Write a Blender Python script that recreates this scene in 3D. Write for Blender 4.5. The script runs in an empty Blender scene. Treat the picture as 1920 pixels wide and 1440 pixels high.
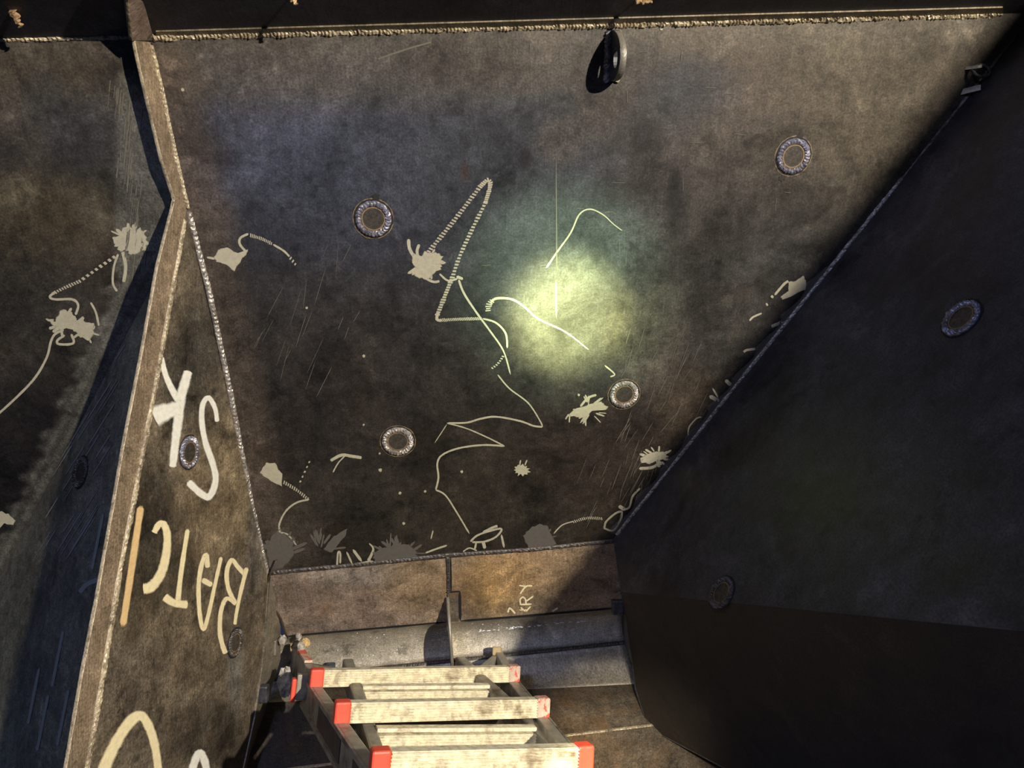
import bpy, math, random
from mathutils import Vector, Matrix
random.seed(7)
D = bpy.data
sc = bpy.context.scene

# ------------------------------------------------------------------ camera
F = 1400.0
PITCH = math.radians(55)
CAM = Vector((0.0, 0.0, 2.30))
RM = Matrix.Rotation(math.radians(90) - PITCH, 3, 'X')          # camera frame -> world

def W(v):                                                        # camera-frame point -> world point
    return CAM + RM @ Vector(v)

def WD(v):
    return RM @ Vector(v)

cam = D.cameras.new('camera'); cam.sensor_width = 36.0
cam.lens = 36.0 * F / 1920.0; cam.clip_start = 0.02
co = D.objects.new('camera', cam); sc.collection.objects.link(co)
co.location = CAM; co.rotation_euler = (math.radians(90) - PITCH, 0, 0)
sc.camera = co

sc.view_settings.view_transform = 'Standard'
sc.view_settings.look = 'None'
sc.view_settings.gamma = 1.0
sc.view_settings.use_curve_mapping = False
sc.view_settings.exposure = 0.0

world = D.worlds.new('world'); sc.world = world; world.use_nodes = True
world.node_tree.nodes['Background'].inputs[0].default_value = (0.35, 0.5, 1.0, 1)
world.node_tree.nodes['Background'].inputs[1].default_value = 0.05

# ------------------------------------------------------------------ lights
LP = Vector((2.249, 1.011, 1.803))                               # work lamp, up and to the right of the photographer

def lamp(name, kind, p, energy, col, **kw):
    l = D.lights.new(name, kind); l.energy = energy; l.color = col
    for k, v in kw.items():
        setattr(l, k, v)
    o = D.objects.new(name, l); sc.collection.objects.link(o); o.location = W(p)
    return o

def aim(o, target):
    o.rotation_euler = (W(target) - o.location).to_track_quat('-Z', 'Y').to_euler()

lamp('work_lamp', 'POINT', LP, 1150, (1.0, 0.90, 0.75), shadow_soft_size=0.03)
fill = lamp('cool_fill', 'AREA', (-0.9, 1.2, 1.2), 22, (0.52, 0.60, 1.0), shape='DISK', size=0.35)  # unseen blue fill, added to lift the shaded plates
aim(fill, (0.3, -0.2, -1.8))
torch = lamp('torch', 'SPOT', (0.18, -0.12, 0.12), 3000, (0.95, 1.0, 0.42), shadow_soft_size=0.045,
             spot_size=math.radians(9.6), spot_blend=1.0)
floor_spot = lamp('floor_fill', 'SPOT', (0.10, 0.10, 0.05), 290, (1.0, 0.88, 0.68), shadow_soft_size=0.03,
            spot_size=math.radians(13.5), spot_blend=1.0)  # added spot that brightens the floor, not a lamp of the place
halo = lamp('torch_halo', 'SPOT', (0.18, -0.10, 0.12), 260, (0.72, 1.0, 0.62), shadow_soft_size=0.02,
            spot_size=math.radians(19), spot_blend=1.0)

# ------------------------------------------------------------------ planes (inverse depth = b*u + c*v + a)
S = 0.88
M_ = (-0.064 / S, 0.2205 / S, 0.480 / S)

def uv(px, py):
    return ((px - 960.0) / F, (720.0 - py) / F)

def depth(pl, px, py):
    u, v = uv(px, py)
    return 1.0 / (pl[0] * u + pl[1] * v + pl[2])

def cp(px, py, d):                                               # camera-frame point at a known depth
    u, v = uv(px, py)
    return Vector((u * d, v * d, -d))

def on(pl, px, py):
    return cp(px, py, depth(pl, px, py))

def plane3(A, B, C):
    n = Matrix((A, B, C)).inverted() @ Vector((1, 1, 1))
    return (n.x, n.y, -n.z)

def pnorm(pl):                                                   # unit normal towards the viewer (camera frame)
    return -Vector((pl[0], pl[1], -pl[2])).normalized()

def side(pl, X):
    return pl[0] * X.x + pl[1] * X.y - pl[2] * X.z

SA, SB = (1940, 24), (1152, 1010)
DR = 1.30
P0 = on(M_, 350, 392); P1 = cp(160, 1440, DR)
B_ = plane3(P0, P1, on(M_, 503, 1075))
C_ = plane3(P0 + Vector((-.01, 0, -.02)), cp(128, 1440, DR + 0.14), on(M_, 0, 1080))
D_ = plane3(P0, on(M_, 282, 80), P1)
ua, ub = uv(*SA), uv(*SB)
dv = Vector((ua[0] - ub[0], ua[1] - ub[1])).normalized()
g = (dv.y, -dv.x, -dv.y * ub[0] + dv.x * ub[1])
LAM = 1.25
R_ = tuple(M_[i] + LAM * g[i] for i in range(3))
h = (-0.0264, 1.0, -0.4786)
U_ = tuple(M_[i] + 0.98 * h[i] for i in range(3))
C0 = cp(540, 1192, 2.080)
N_ = plane3(on(M_, 503, 1075), on(M_, 1152, 1014), C0)
aim(floor_spot, cp(1160, 1425, 2.0)); aim(torch, on(M_, 1064, 592)); aim(halo, on(M_, 1060, 560))

# ------------------------------------------------------------------ materials
def lin(c):
    return tuple(((x / 255.0) / 12.92 if x / 255.0 <= 0.04045 else ((x / 255.0 + 0.055) / 1.055) ** 2.4) for x in c)

class NT:
    def __init__(s, name):
        s.m = D.materials.new(name); s.m.use_nodes = True
        s.t = s.m.node_tree; s.n = s.t.nodes; s.b = s.n['Principled BSDF']
        s.out = s.n['Material Output']
    def new(s, typ, **kw):
        x = s.n.new(typ)
        for k, v in kw.items():
            setattr(x, k, v)
        return x
    def link(s, a, b):
        s.t.links.new(a, b)
    def coords(s, scale=(1, 1, 1), use='UV'):
        tc = s.new('ShaderNodeTexCoord'); mp = s.new('ShaderNodeMapping')
        mp.inputs['Scale'].default_value = scale
        s.link(tc.outputs[use], mp.inputs[0]); return mp.outputs[0]
    def noise(s, vec, scale, detail=4, rough=0.6, dist=0.0):
        x = s.new('ShaderNodeTexNoise'); x.inputs['Scale'].default_value = scale
        x.inputs['Detail'].default_value = detail; x.inputs['Roughness'].default_value = rough
        x.inputs['Distortion'].default_value = dist
        s.link(vec, x.inputs['Vector']); return x.outputs['Fac']
    def ramp(s, fac, a, b, lo=0.0, hi=1.0):
        x = s.new('ShaderNodeMapRange'); x.inputs[1].default_value = a; x.inputs[2].default_value = b
        x.inputs[3].default_value = lo; x.inputs[4].default_value = hi
        s.link(fac, x.inputs[0]); return x.outputs[0]
    def math(s, op, a, b):
        x = s.new('ShaderNodeMath', operation=op)
        for i, q in enumerate((a, b)):
            if isinstance(q, (int, float)):
                x.inputs[i].default_value = q
            else:
                s.link(q, x.inputs[i])
        return x.outputs[0]
    def mix(s, fac, a, b, blend='MIX'):
        x = s.new('ShaderNodeMix', data_type='RGBA', blend_type=blend)
        for i, q in ((0, fac), (6, a), (7, b)):
            if isinstance(q, (int, float)):
                x.inputs[i].default_value = q
            elif isinstance(q, tuple):
                x.inputs[i].default_value = (*q, 1)
            else:
                s.link(q, x.inputs[i])
        return x.outputs[2]
    def bump(s, hgt, strength, dist=0.002):
        x = s.new('ShaderNodeBump'); x.inputs['Strength'].default_value = strength
        x.inputs['Distance'].default_value = dist
        s.link(hgt, x.inputs['Height']); s.link(x.outputs[0], s.b.inputs['Normal'])

def steel(name, patch=(0.5, 1.6), speck=(0.7, 1.4), rough=(0.38, 0.6), metal=0.25, streak=0.5, rust=0.3,
          rustcol=(0.10, 0.06, 0.03), scale=1.0, spec=0.5):
    m = NT(name)
    v = m.coords()
    at = m.new('ShaderNodeVertexColor', layer_name='Col')
    n1 = m.noise(v, 6 * scale, 10, 0.68, 0.6)
    n2 = m.noise(v, 46 * scale, 12, 0.82, 0.3)
    n3 = m.noise(m.coords((170, 10, 1)), 1.6, 4, 0.6)
    n4 = m.noise(v, 2.6 * scale, 9, 0.72, 1.0)
    n5 = m.noise(v, 230, 3, 0.6)
    n6 = m.noise(v, 13 * scale, 12, 0.78, 0.2)
    f = m.math('MULTIPLY', m.ramp(n1, 0.35, 0.68, patch[0], patch[1]), m.ramp(n2, 0.35, 0.7, speck[0], speck[1]))
    f = m.math('MULTIPLY', f, m.ramp(n3, 0.35, 0.7, 1 - streak * 0.5, 1 + streak * 0.6))
    f = m.math('MULTIPLY', f, m.ramp(n5, 0.32, 0.68, 0.62, 1.42))
    hi = m.math('MULTIPLY', m.ramp(n6, 0.53, 0.60, 0, 0.7), m.ramp(n4, 0.42, 0.58))
    lo = m.math('MULTIPLY', m.ramp(n6, 0.47, 0.40, 0, 0.5), m.ramp(n4, 0.60, 0.45))
    f = m.math('MULTIPLY', f, m.math('SUBTRACT', m.math('ADD', 1.0, hi), lo))
    comb = m.new('ShaderNodeCombineColor')
    for i in range(3):
        m.link(f, comb.inputs[i])
    c = m.mix(1.0, at.outputs[0], comb.outputs[0], 'MULTIPLY')
    rf = m.math('MULTIPLY', m.ramp(n4, 0.52, 0.66), m.ramp(n2, 0.4, 0.6))
    c = m.mix(m.math('MULTIPLY', rf, rust), c, rustcol)
    m.link(c, m.b.inputs['Base Color'])
    m.link(m.ramp(n1, 0.3, 0.7, rough[0], rough[1]), m.b.inputs['Roughness'])
    m.b.inputs['Metallic'].default_value = metal
    m.b.inputs['Specular IOR Level'].default_value = spec
    m.bump(m.math('ADD', m.math('MULTIPLY', n2, 1.0), m.math('MULTIPLY', n5, 0.35)), 0.35, 0.0015)
    return m.m

def simple(name, col, rough=0.5, metal=0.0, nscale=40, var=0.35, bump=0.3, use='Object', dirt=None, dscale=12, dlo=0.5, dhi=0.62):
    m = NT(name); v = m.coords(use=use)
    n = m.noise(v, nscale, 6, 0.65)
    c = m.mix(m.ramp(n, 0.3, 0.7), tuple(x * (1 - var) for x in col), tuple(min(1, x * (1 + var)) for x in col))
    if dirt:
        n2 = m.noise(v, dscale, 6, 0.7, 0.5)
        c = m.mix(m.ramp(n2, dlo, dhi), c, dirt)
    m.link(c, m.b.inputs['Base Color'])
    m.b.inputs['Roughness'].default_value = rough; m.b.inputs['Metallic'].default_value = metal
    if bump:
        m.bump(n, bump, 0.002)
    return m.m

def paint(name, col, rough=0.6, wear=0.25):
    m = NT(name); v = m.coords()
    at = m.new('ShaderNodeVertexColor', layer_name='Col')
    n = m.noise(v, 90, 6, 0.75); n2 = m.noise(v, 600, 2, 0.5)
    c = m.mix(m.ramp(n, 0.3, 0.7), tuple(x * 0.82 for x in col), tuple(min(1, x * 1.1) for x in col))
    m.link(c, m.b.inputs['Base Color']); m.b.inputs['Roughness'].default_value = rough
    sep = m.new('ShaderNodeSeparateColor'); m.link(at.outputs[0], sep.inputs[0])
    a = m.math('ADD', sep.outputs[0], m.math('MULTIPLY', m.math('SUBTRACT', n2, 0.5), 0.9))
    a = m.math('SUBTRACT', a, m.ramp(n, 0.60, 0.72, 0.0, wear))
    a = m.ramp(a, 0.15, 0.75)
    m.link(a, m.b.inputs['Alpha'])
    return m.m

def weldmat(name, col, metal=0.7, rough=0.32, dark=(0.02, 0.02, 0.025), nscale=120):
    m = NT(name); v = m.coords(use='Object')
    n = m.noise(v, nscale, 4, 0.7); n2 = m.noise(v, 14, 5, 0.7)
    c = m.mix(m.ramp(n, 0.25, 0.55), dark, col)
    c = m.mix(m.ramp(n2, 0.5, 0.66, 0, 0.7), c, (0.09, 0.065, 0.04))
    m.link(c, m.b.inputs['Base Color']); m.b.inputs['Roughness'].default_value = rough
    m.b.inputs['Metallic'].default_value = metal
    m.bump(n, 0.7, 0.003)
    return m.m

MAT = dict(
    scale=steel('mill_scale_steel', patch=(0.6, 1.45), speck=(0.5, 1.65), rust=0.15, streak=0.25),
    slope=steel('rusty_worn_steel', patch=(0.45, 1.7), speck=(0.5, 1.6), rough=(0.45, 0.65), rust=0.4, scale=1.8, streak=0.4,
                rustcol=(0.16, 0.10, 0.045)),
    rust=steel('rust_brown_steel', patch=(0.6, 1.4), speck=(0.55, 1.5), rough=(0.5, 0.7), metal=0.1, rust=0.75, scale=2.2,
               streak=0.3, rustcol=(0.20, 0.10, 0.03)),
    dark=steel('dark_shaded_steel', patch=(0.6, 1.4), rough=(0.5, 0.7), rust=0.2, metal=0.1),
    shade=steel('dark_mottled_steel', patch=(0.35, 1.5), speck=(0.6, 1.4), rough=(0.45, 0.65), rust=0.35, metal=0.1, scale=0.6, rustcol=(0.06, 0.045, 0.03), streak=0.2),
    skirt=steel('shadow_brown_steel', patch=(0.7, 1.2), speck=(0.8, 1.2), rough=(0.6, 0.8), rust=0.1, metal=0.0, scale=0.6, streak=0.1),
    trough=steel('grey_trough_steel', patch=(0.75, 1.2), speck=(0.75, 1.3), rough=(0.35, 0.5), rust=0.1, streak=0.2, metal=0.3),
    bar=steel('brown_edge_plate', patch=(0.8, 1.2), speck=(0.75, 1.3), rough=(0.4, 0.5), rust=0.2, metal=0.25),
    cream=paint('cream_spray_paint', (0.86, 0.75, 0.47), wear=0.15),
    white=paint('white_spray_paint', (0.85, 0.84, 0.76), wear=0.1),
    orange=paint('orange_cream_paint', (0.74, 0.52, 0.26), wear=0.1),
    chalk=paint('pale_grey_primer', (0.40, 0.37, 0.27), wear=0.5),
    chalk2=paint('yellow_grinder_marks', (0.40, 0.38, 0.26), wear=0.7),
    faint=paint('faint_scratches', (0.12, 0.11, 0.085), wear=0.9),
    scuff=paint('pale_scuff', (0.26, 0.27, 0.26), wear=0.9),
    greyp=paint('ground_grey_patch', (0.10, 0.092, 0.078), wear=0.6),
    halo=paint('heat_tint_orange', (0.22, 0.145, 0.075), wear=0.3),
    weld=weldmat('silver_weld_bead', (0.50, 0.46, 0.41), metal=0.5),
    weldb=weldmat('blue_weld_bead', (0.38, 0.37, 0.43), metal=0.7, rough=0.36, dark=(.10, .10, .14)),
    weldt=weldmat('tan_weld_bead', (0.52, 0.44, 0.30), metal=0.2, rough=0.35, dark=(0.12, 0.09, 0.06)),
    welddk=weldmat('dark_weld_bead', (0.12, 0.11, 0.10), metal=0.5, rough=0.4),
    groove=simple('black_groove', (0.008, 0.008, 0.01), 0.8, 0, bump=0),
    disc=simple('plug_disc_steel', (0.075, 0.066, 0.055), 0.4, 0.4, nscale=160, var=0.5, dirt=(0.15, 0.10, 0.05), dscale=40, dlo=0.55, dhi=0.75),
    lug=simple('lug_steel', (0.07, 0.07, 0.08), 0.4, 0.4, nscale=90, var=0.5),
    tread=simple('dirty_cream_tread', (0.80, 0.69, 0.48), 0.5, 0.0, nscale=70, var=0.35, dirt=(0.20, 0.13, 0.06), dscale=22, dlo=0.52, dhi=0.72),
    stile=simple('dusty_grey_aluminium', (0.30, 0.28, 0.22), 0.45, 0.25, nscale=35, var=0.3, dirt=(0.08, 0.065, 0.05), dscale=14, dlo=0.5, dhi=0.7),
    red=simple('red_plastic', (0.80, 0.09, 0.045), 0.45, 0.0, nscale=50, var=0.12, dirt=(0.55, 0.16, 0.1), dscale=20, dlo=0.58, dhi=0.75),
    redworn=simple('worn_red_plastic', (0.62, 0.48, 0.36), 0.55, 0.0, nscale=60, var=0.2, dirt=(0.75, 0.10, 0.06), dscale=26, dlo=0.50, dhi=0.54),
    sticker=simple('dark_sticker', (0.05, 0.035, 0.035), 0.5, 0.0, nscale=30, var=0.6),
    tan=simple('tan_rubber_foot', (0.42, 0.31, 0.16), 0.6, 0.0, nscale=60, var=0.2),
    rock=simple('pale_rubble', (0.36, 0.33, 0.28), 0.7, 0.0, nscale=60, var=0.7, bump=0.8),
    rocky=simple('yellow_rubble', (0.60, 0.42, 0.18), 0.6, 0.0, nscale=60, var=0.3, bump=0.8),
    cable=simple('brown_cable', (0.05, 0.035, 0.025), 0.6, 0.0, nscale=60, var=0.3),
    slag=simple('rusty_torn_stub', (0.45, 0.30, 0.16), 0.5, 0.2, nscale=90, var=0.6, bump=0.8),
    fin=simple('bright_plate_edge', (0.26, 0.24, 0.20), 0.4, 0.3, nscale=50, var=0.25),
    glint_speck=simple('glint_white', (0.85, 0.88, 0.95), 0.15, 0.0, nscale=200, var=0.05, bump=0),
    soot=paint('black_soot', (0.012, 0.011, 0.010), wear=0.2),
    wet=simple('wet_glint', (0.25, 0.25, 0.26), 0.08, 0.6, nscale=200, var=0.3, bump=1.0),
)

# ------------------------------------------------------------------ mesh helpers (points given in the camera frame)
def add(name, pts, faces, mat, parent=None, cols=None, uvs=None, smooth=False, label=None):
    wp = [W(p) for p in pts]
    c = sum(wp, Vector()) / len(wp)
    me = D.meshes.new(name)
    me.from_pydata([p - c for p in wp], [], faces)
    me.materials.append(MAT[mat] if isinstance(mat, str) else mat)
    if cols is not None:
        ca = me.color_attributes.new('Col', 'FLOAT_COLOR', 'POINT')
        ca.data.foreach_set('color', [x for q in cols for x in (*q, 1.0)])
    ul = me.uv_layers.new(name='UVMap')
    if uvs is not None:
        ul.data.foreach_set('uv', [x for lp in me.loops for x in uvs[lp.vertex_index]])
    if smooth:
        me.polygons.foreach_set('use_smooth', [True] * len(me.polygons))
    me.validate(); me.update()
    o = D.objects.new(name, me); sc.collection.objects.link(o)
    if parent is not None:
        o.parent = parent
        pw = Vector(parent.location); q = parent.parent
        while q is not None:
            pw += q.location; q = q.parent
        o.location = c - pw
    else:
        o.location = c
    if label:
        o['label'] = label
    return o

def tag(o, label=None, cat=None, group=None, kind=None):
    if label: o['label'] = label
    if cat: o['category'] = cat
    if group: o['group'] = group
    if kind: o['kind'] = kind
    return o

def empty(name, p, label, cat, group=None):
    o = D.objects.new(name, None); sc.collection.objects.link(o)
    o.location = W(p); o.empty_display_size = 0.05
    return tag(o, label, cat, group)

def frame(pl):                                                   # local axes in the plane: e1 right, e2 down
    n = pnorm(pl); e1 = Vector((1, 0, 0)); e1 = (e1 - n * e1.dot(n)).normalized()
    return n, e1, n.cross(e1) * -1

def sheet(name, pl, corners, nx, ny, mat, colfn, thick=0.010, parent=None, px=True):
    """solid plate whose face lies in plane pl; corners TL TR BR BL as pixels or camera-frame points"""
    n, e1, e2 = frame(pl)
    q = [on(pl, *c) if px else Vector(c) for c in corners]
    pts, cols, uvs = [], [], []
    for j in range(ny + 1):
        t = j / ny
        a = q[0].lerp(q[3], t); b = q[1].lerp(q[2], t)
        for i in range(nx + 1):
            p = a.lerp(b, i / nx); pts.append(p)
            x, y = 960 - F * p.x / p.z if p.z < 0 else 0, 720 + F * p.y / p.z if p.z < 0 else 0
            cols.append(colfn(x, y)); uvs.append((p.dot(e1), p.dot(e2)))
    faces = []
    w = nx + 1
    for j in range(ny):
        for i in range(nx):
            k = j * w + i
            faces.append((k, k + w, k + w + 1, k + 1))
    base = len(pts)
    rim = [i for i in range(nx + 1)] + [j * w + nx for j in range(1, ny + 1)] + \
          [ny * w + i for i in range(nx - 1, -1, -1)] + [j * w for j in range(ny - 1, 0, -1)]
    for k in rim:
        pts.append(pts[k] - n * thick); cols.append(cols[k]); uvs.append(uvs[k])
    m = len(rim)
    for k in range(m):
        faces.append((rim[k], rim[(k + 1) % m], base + (k + 1) % m, base + k))
    faces.append(tuple(base + k for k in range(m)))
    return add(name, pts, faces, mat, parent, cols, uvs)

def slab(name, pl, poly, mat, col, thick=0.010, parent=None, px=True, out=0.0, label=None):
    """flat polygon plate with real thickness behind the plane"""
    n, e1, e2 = frame(pl)
    q = [(on(pl, *c) if px else Vector(c)) + n * out for c in poly]
    m = len(q)
    pts = q + [p - n * thick for p in q]
    faces = [tuple(range(m - 1, -1, -1)), tuple(range(m, 2 * m))] + \
            [(k, (k + 1) % m, m + (k + 1) % m, m + k) for k in range(m)]
    uvs = [(p.dot(e1), p.dot(e2)) for p in pts]
    return add(name, pts, faces, mat, parent, [col] * len(pts), uvs, label=label)

def smoothpath(pts, seg=6):
    if len(pts) < 3:
        n = max(2, seg)
        (x0, y0), (x1, y1) = pts[0], pts[-1]
        return [(x0 + (x1 - x0) * i / n, y0 + (y1 - y0) * i / n) for i in range(n + 1)]
    P = [pts[0]] + list(pts) + [pts[-1]]
    out = []
    for i in range(1, len(P) - 2):
        p0, p1, p2, p3 = P[i - 1], P[i], P[i + 1], P[i + 2]
        for k in range(seg):
            t = k / seg
            out.append(tuple(0.5 * ((2 * p1[a]) + (-p0[a] + p2[a]) * t + (2 * p0[a] - 5 * p1[a] + 4 * p2[a] - p3[a]) * t * t +
                                    (-p0[a] + 3 * p1[a] - 3 * p2[a] + p3[a]) * t ** 3) for a in (0, 1)))
    out.append(tuple(pts[-1]))
    return out

class Decal:
    """thin paint film on a wall: gathers strokes, ticks and blobs"""
    def __init__(s, pl, lift=0.0012):
        s.pl = pl; s.n, s.e1, s.e2 = frame(pl); s.lift = lift
        s.p, s.f, s.c = [], [], []
    def v(s, x, y, a):
        s.p.append(on(s.pl, x, y) + s.n * (s.lift + random.random() * 0.0002)); s.c.append((a, a, a)); return len(s.p) - 1
    def stroke(s, pts, w, soft=0.35, w2=None, seg=6, taper=True):
        q = smoothpath(pts, seg); m = len(q); prev = None
        offs = (-1, -(1 - soft), (1 - soft), 1); al = (0, 1, 1, 0)
        for i, (x, y) in enumerate(q):
            a, b = q[max(0, i - 1)], q[min(m - 1, i + 1)]
            dx, dy = b[0] - a[0], b[1] - a[1]; L = math.hypot(dx, dy) or 1
            nx, ny = -dy / L, dx / L
            t = i / (m - 1); ww = (w + ((w2 if w2 is not None else w) - w) * t) * 0.5
            e = 1.0
            if taper and (i == 0 or i == m - 1):
                e = 0.35
            jit = 1 + random.uniform(-.08, .08)
            row = [s.v(x + nx * o * ww * e * jit, y + ny * o * ww * e * jit, k * (0.0 if (i == 0 or i == m - 1) and soft > 0.3 else 1)) for o, k in zip(offs, al)]
            if prev:
                for k in range(3):
                    s.f.append((prev[k], prev[k + 1], row[k + 1], row[k]))
            prev = row
        return s
    def ticks(s, pts, length, wid, step, slant=0.25):
        q = smoothpath(pts, 14)
        acc = 0.0
        for i in range(1, len(q)):
            (x0, y0), (x1, y1) = q[i - 1], q[i]
            L = math.hypot(x1 - x0, y1 - y0)
            while acc < L:
                t = acc / L; x, y = x0 + (x1 - x0) * t, y0 + (y1 - y0) * t
                dx, dy = (x1 - x0) / L, (y1 - y0) / L
                nx, ny = -dy + dx * slant, dx + dy * slant
                hl = length * 0.5 * random.uniform(.8, 1.15); hw = wid * 0.5
                r = [s.v(x + nx * a * hl + dx * b * hw, y + ny * a * hl + dy * b * hw, 1.0) for a, b in ((-1, -1), (-1, 1), (1, 1), (1, -1))]
                s.f.append(tuple(r)); acc += step
            acc -= L
        return s
    def poly(s, pts, ragged=2.0, sub=5, edge=1.0):
        """filled ragged outline as a fan with a soft rim"""
        cx = sum(p[0] for p in pts) / len(pts); cy = sum(p[1] for p in pts) / len(pts)
        out = []
        for i, a in enumerate(pts):
            b = pts[(i + 1) % len(pts)]
            for k in range(sub):
                t = k / sub
                r = random.uniform(-ragged, ragged) if k else 0
                x = a[0] + (b[0] - a[0]) * t; y = a[1] + (b[1] - a[1]) * t
                L = math.hypot(x - cx, y - cy) or 1
                out.append((x + (x - cx) / L * r, y + (y - cy) / L * r))
        c0 = s.v(cx, cy, 1)
        inner = [s.v(cx + (x - cx) * 0.9, cy + (y - cy) * 0.9, 1) for x, y in out]
        rim = [s.v(x, y, 0.35 * edge) for x, y in out]
        m = len(out)
        for k in range(m):
            j = (k + 1) % m
            s.f.append((c0, inner[k], inner[j])); s.f.append((inner[k], rim[k], rim[j], inner[j]))
        return s
    def frill(s, cx, cy, r, n, w=4, up=False):
        for _ in range(n):
            a = random.uniform(math.pi * 1.08, math.pi * 1.92) if up else random.uniform(0, 2 * math.pi); r0 = r * random.uniform(.3, .8); L = r * random.uniform(.5, 1.0)
            b = a + random.uniform(-.5, .5)
            s.stroke([(cx + math.cos(a) * r0, cy + math.sin(a) * r0 * .8), (cx + math.cos(a) * r0 + math.cos(b) * L, cy + math.sin(a) * r0 * .8 + math.sin(b) * L * .8)], w * random.uniform(.6, 1.4), .2)
        return s
    def splat(s, cx, cy, r, spikes=13, amp=0.5, sx=1.0, sy=1.0):
        pts = []
        for i in range(spikes * 2):
            a = math.pi * i / spikes
            rr = r * (random.uniform(1.0, 1 + amp) if i % 2 else random.uniform(0.65, 0.9))
            pts.append((cx + math.cos(a) * rr * sx, cy + math.sin(a) * rr * sy))
        return s.poly(pts, 0.6, 2)
    def build(s, name, mat, parent, label=None):
        uvs = [(p.dot(s.e1), p.dot(s.e2)) for p in s.p]
        return add(name, s.p, s.f, mat, parent, s.c, uvs, label=label)

def bead(name, pts, n, w, hgt, mat, parent=None, ripple=0.15, step=0.004, seed=1, label=None, closed=False, lump=0.25, slope=0.0):
    """rippled weld bead swept along camera-frame points, half-round section rising along n"""
    rnd = random.Random(seed)
    path = []
    P = [Vector(p) for p in pts]
    if closed:
        P.append(P[0])
    for a, b in zip(P, P[1:]):
        k = max(1, int((b - a).length / step))
        for i in range(k):
            path.append(a.lerp(b, i / k))
    if not closed:
        path.append(P[-1])
    m = len(path); ns = 7
    vs, fs = [], []
    ph = rnd.uniform(0, 6); lum = 0.0
    for i, p in enumerate(path):
        if closed:
            t = (path[(i + 1) % m] - path[i - 1]).normalized()
        else:
            t = (path[min(m - 1, i + 1)] - path[max(0, i - 1)]).normalized()
        s_ = n.cross(t).normalized()
        lum = lum * 0.8 + rnd.uniform(-1, 1) * 0.2
        k = 1 + (ripple if i % 2 else -ripple) * rnd.uniform(.3, 1) + lump * lum
        for j in range(ns):
            a = math.pi * j / (ns - 1)
            chev = (math.sin(a) ** 2) * step * 0.9
            vs.append(p + s_ * (math.cos(a) * w * 0.5 * (1 + lump * 0.9 * lum)) + n * (math.sin(a) * hgt * k * rnd.uniform(1 - lump * .5, 1 + lump * .5) - 0.0005) + t * chev)
    rng = m if closed else m - 1
    for i in range(rng):
        for j in range(ns - 1):
            a = i * ns + j; b = ((i + 1) % m) * ns + j
            fs.append((a, a + 1, b + 1, b))
    if not closed:
        fs.append(tuple(range(ns))); fs.append(tuple(range((m - 1) * ns + ns - 1, (m - 1) * ns - 1, -1)))
    return add(name, vs, fs, mat, parent, label=label)

def beam(name, a, b, wx, wy, mat, parent, taper=1.0, bev=0.0, label=None):
    """box bar from a to b; wx, wy are half-extent vectors"""
    pts = []
    for p, k in ((a, 1.0), (b, taper)):
        for sx, sy in ((-1, -1), (1, -1), (1, 1), (-1, 1)):
            pts.append(Vector(p) + wx * sx * k + wy * sy * k)
    fs = [(3, 2, 1, 0), (4, 5, 6, 7)] + [(k, (k + 1) % 4, 4 + (k + 1) % 4, 4 + k) for k in range(4)]
    o = add(name, pts, fs, mat, parent, label=label)
    if bev:
        md = o.modifiers.new('bevel', 'BEVEL'); md.width = bev; md.segments = 2
    return o

def tube(name, pts, r, mat, parent=None, ns=8, label=None):
    P = [Vector(p) for p in pts]; vs, fs = [], []
    for i, p in enumerate(P):
        t = (P[min(len(P) - 1, i + 1)] - P[max(0, i - 1)]).normalized()
        a = t.cross(Vector((0.3, 0.2, 1))).normalized(); b = t.cross(a)
        for k in range(ns):
            q = 2 * math.pi * k / ns
            vs.append(p + a * math.cos(q) * r + b * math.sin(q) * r)
    for i in range(len(P) - 1):
        for k in range(ns):
            j = (k + 1) % ns
            fs.append((i * ns + k, i * ns + j, (i + 1) * ns + j, (i + 1) * ns + k))
    fs.append(tuple(range(ns - 1, -1, -1))); fs.append(tuple((len(P) - 1) * ns + k for k in range(ns)))
    return add(name, vs, fs, mat, parent, smooth=True, label=label)

def rock(name, p, r, mat, seed, label, group, sq=(1, 1, 1)):
    rnd = random.Random(seed)
    nu, nv = 9, 6; vs, fs = [], []
    for j in range(nv + 1):
        th = math.pi * j / nv
        for i in range(nu):
            a = 2 * math.pi * i / nu
            k = r * rnd.uniform(0.72, 1.15)
            vs.append(Vector(p) + Vector((math.sin(th) * math.cos(a) * k * sq[0], math.cos(th) * k * sq[1], math.sin(th) * math.sin(a) * k * sq[2])))
    for j in range(nv):
        for i in range(nu):
            i2 = (i + 1) % nu
            fs.append((j * nu + i, j * nu + i2, (j + 1) * nu + i2, (j + 1) * nu + i))
    o = add(name, vs, fs, mat)
    return tag(o, label, 'rubble', group)

# ------------------------------------------------------------------ base colours of the plates (patina, plus a blue sheen painted on the back wall)
def blobs(base, items):
    base = Vector(base)
    its = [(x, y, rx, ry, Vector(c), s) for x, y, rx, ry, c, s in items]
    def fn(px, py):
        c = base.copy()
        for x, y, rx, ry, q, s in its:
            dd = ((px - x) / rx) ** 2 + ((py - y) / ry) ** 2
            if dd < 6:
                k = s * math.exp(-dd * dd * 0.5 if dd > 0 else 0)
                c = c.lerp(q, k)
        return tuple(c)
    return fn

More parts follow.
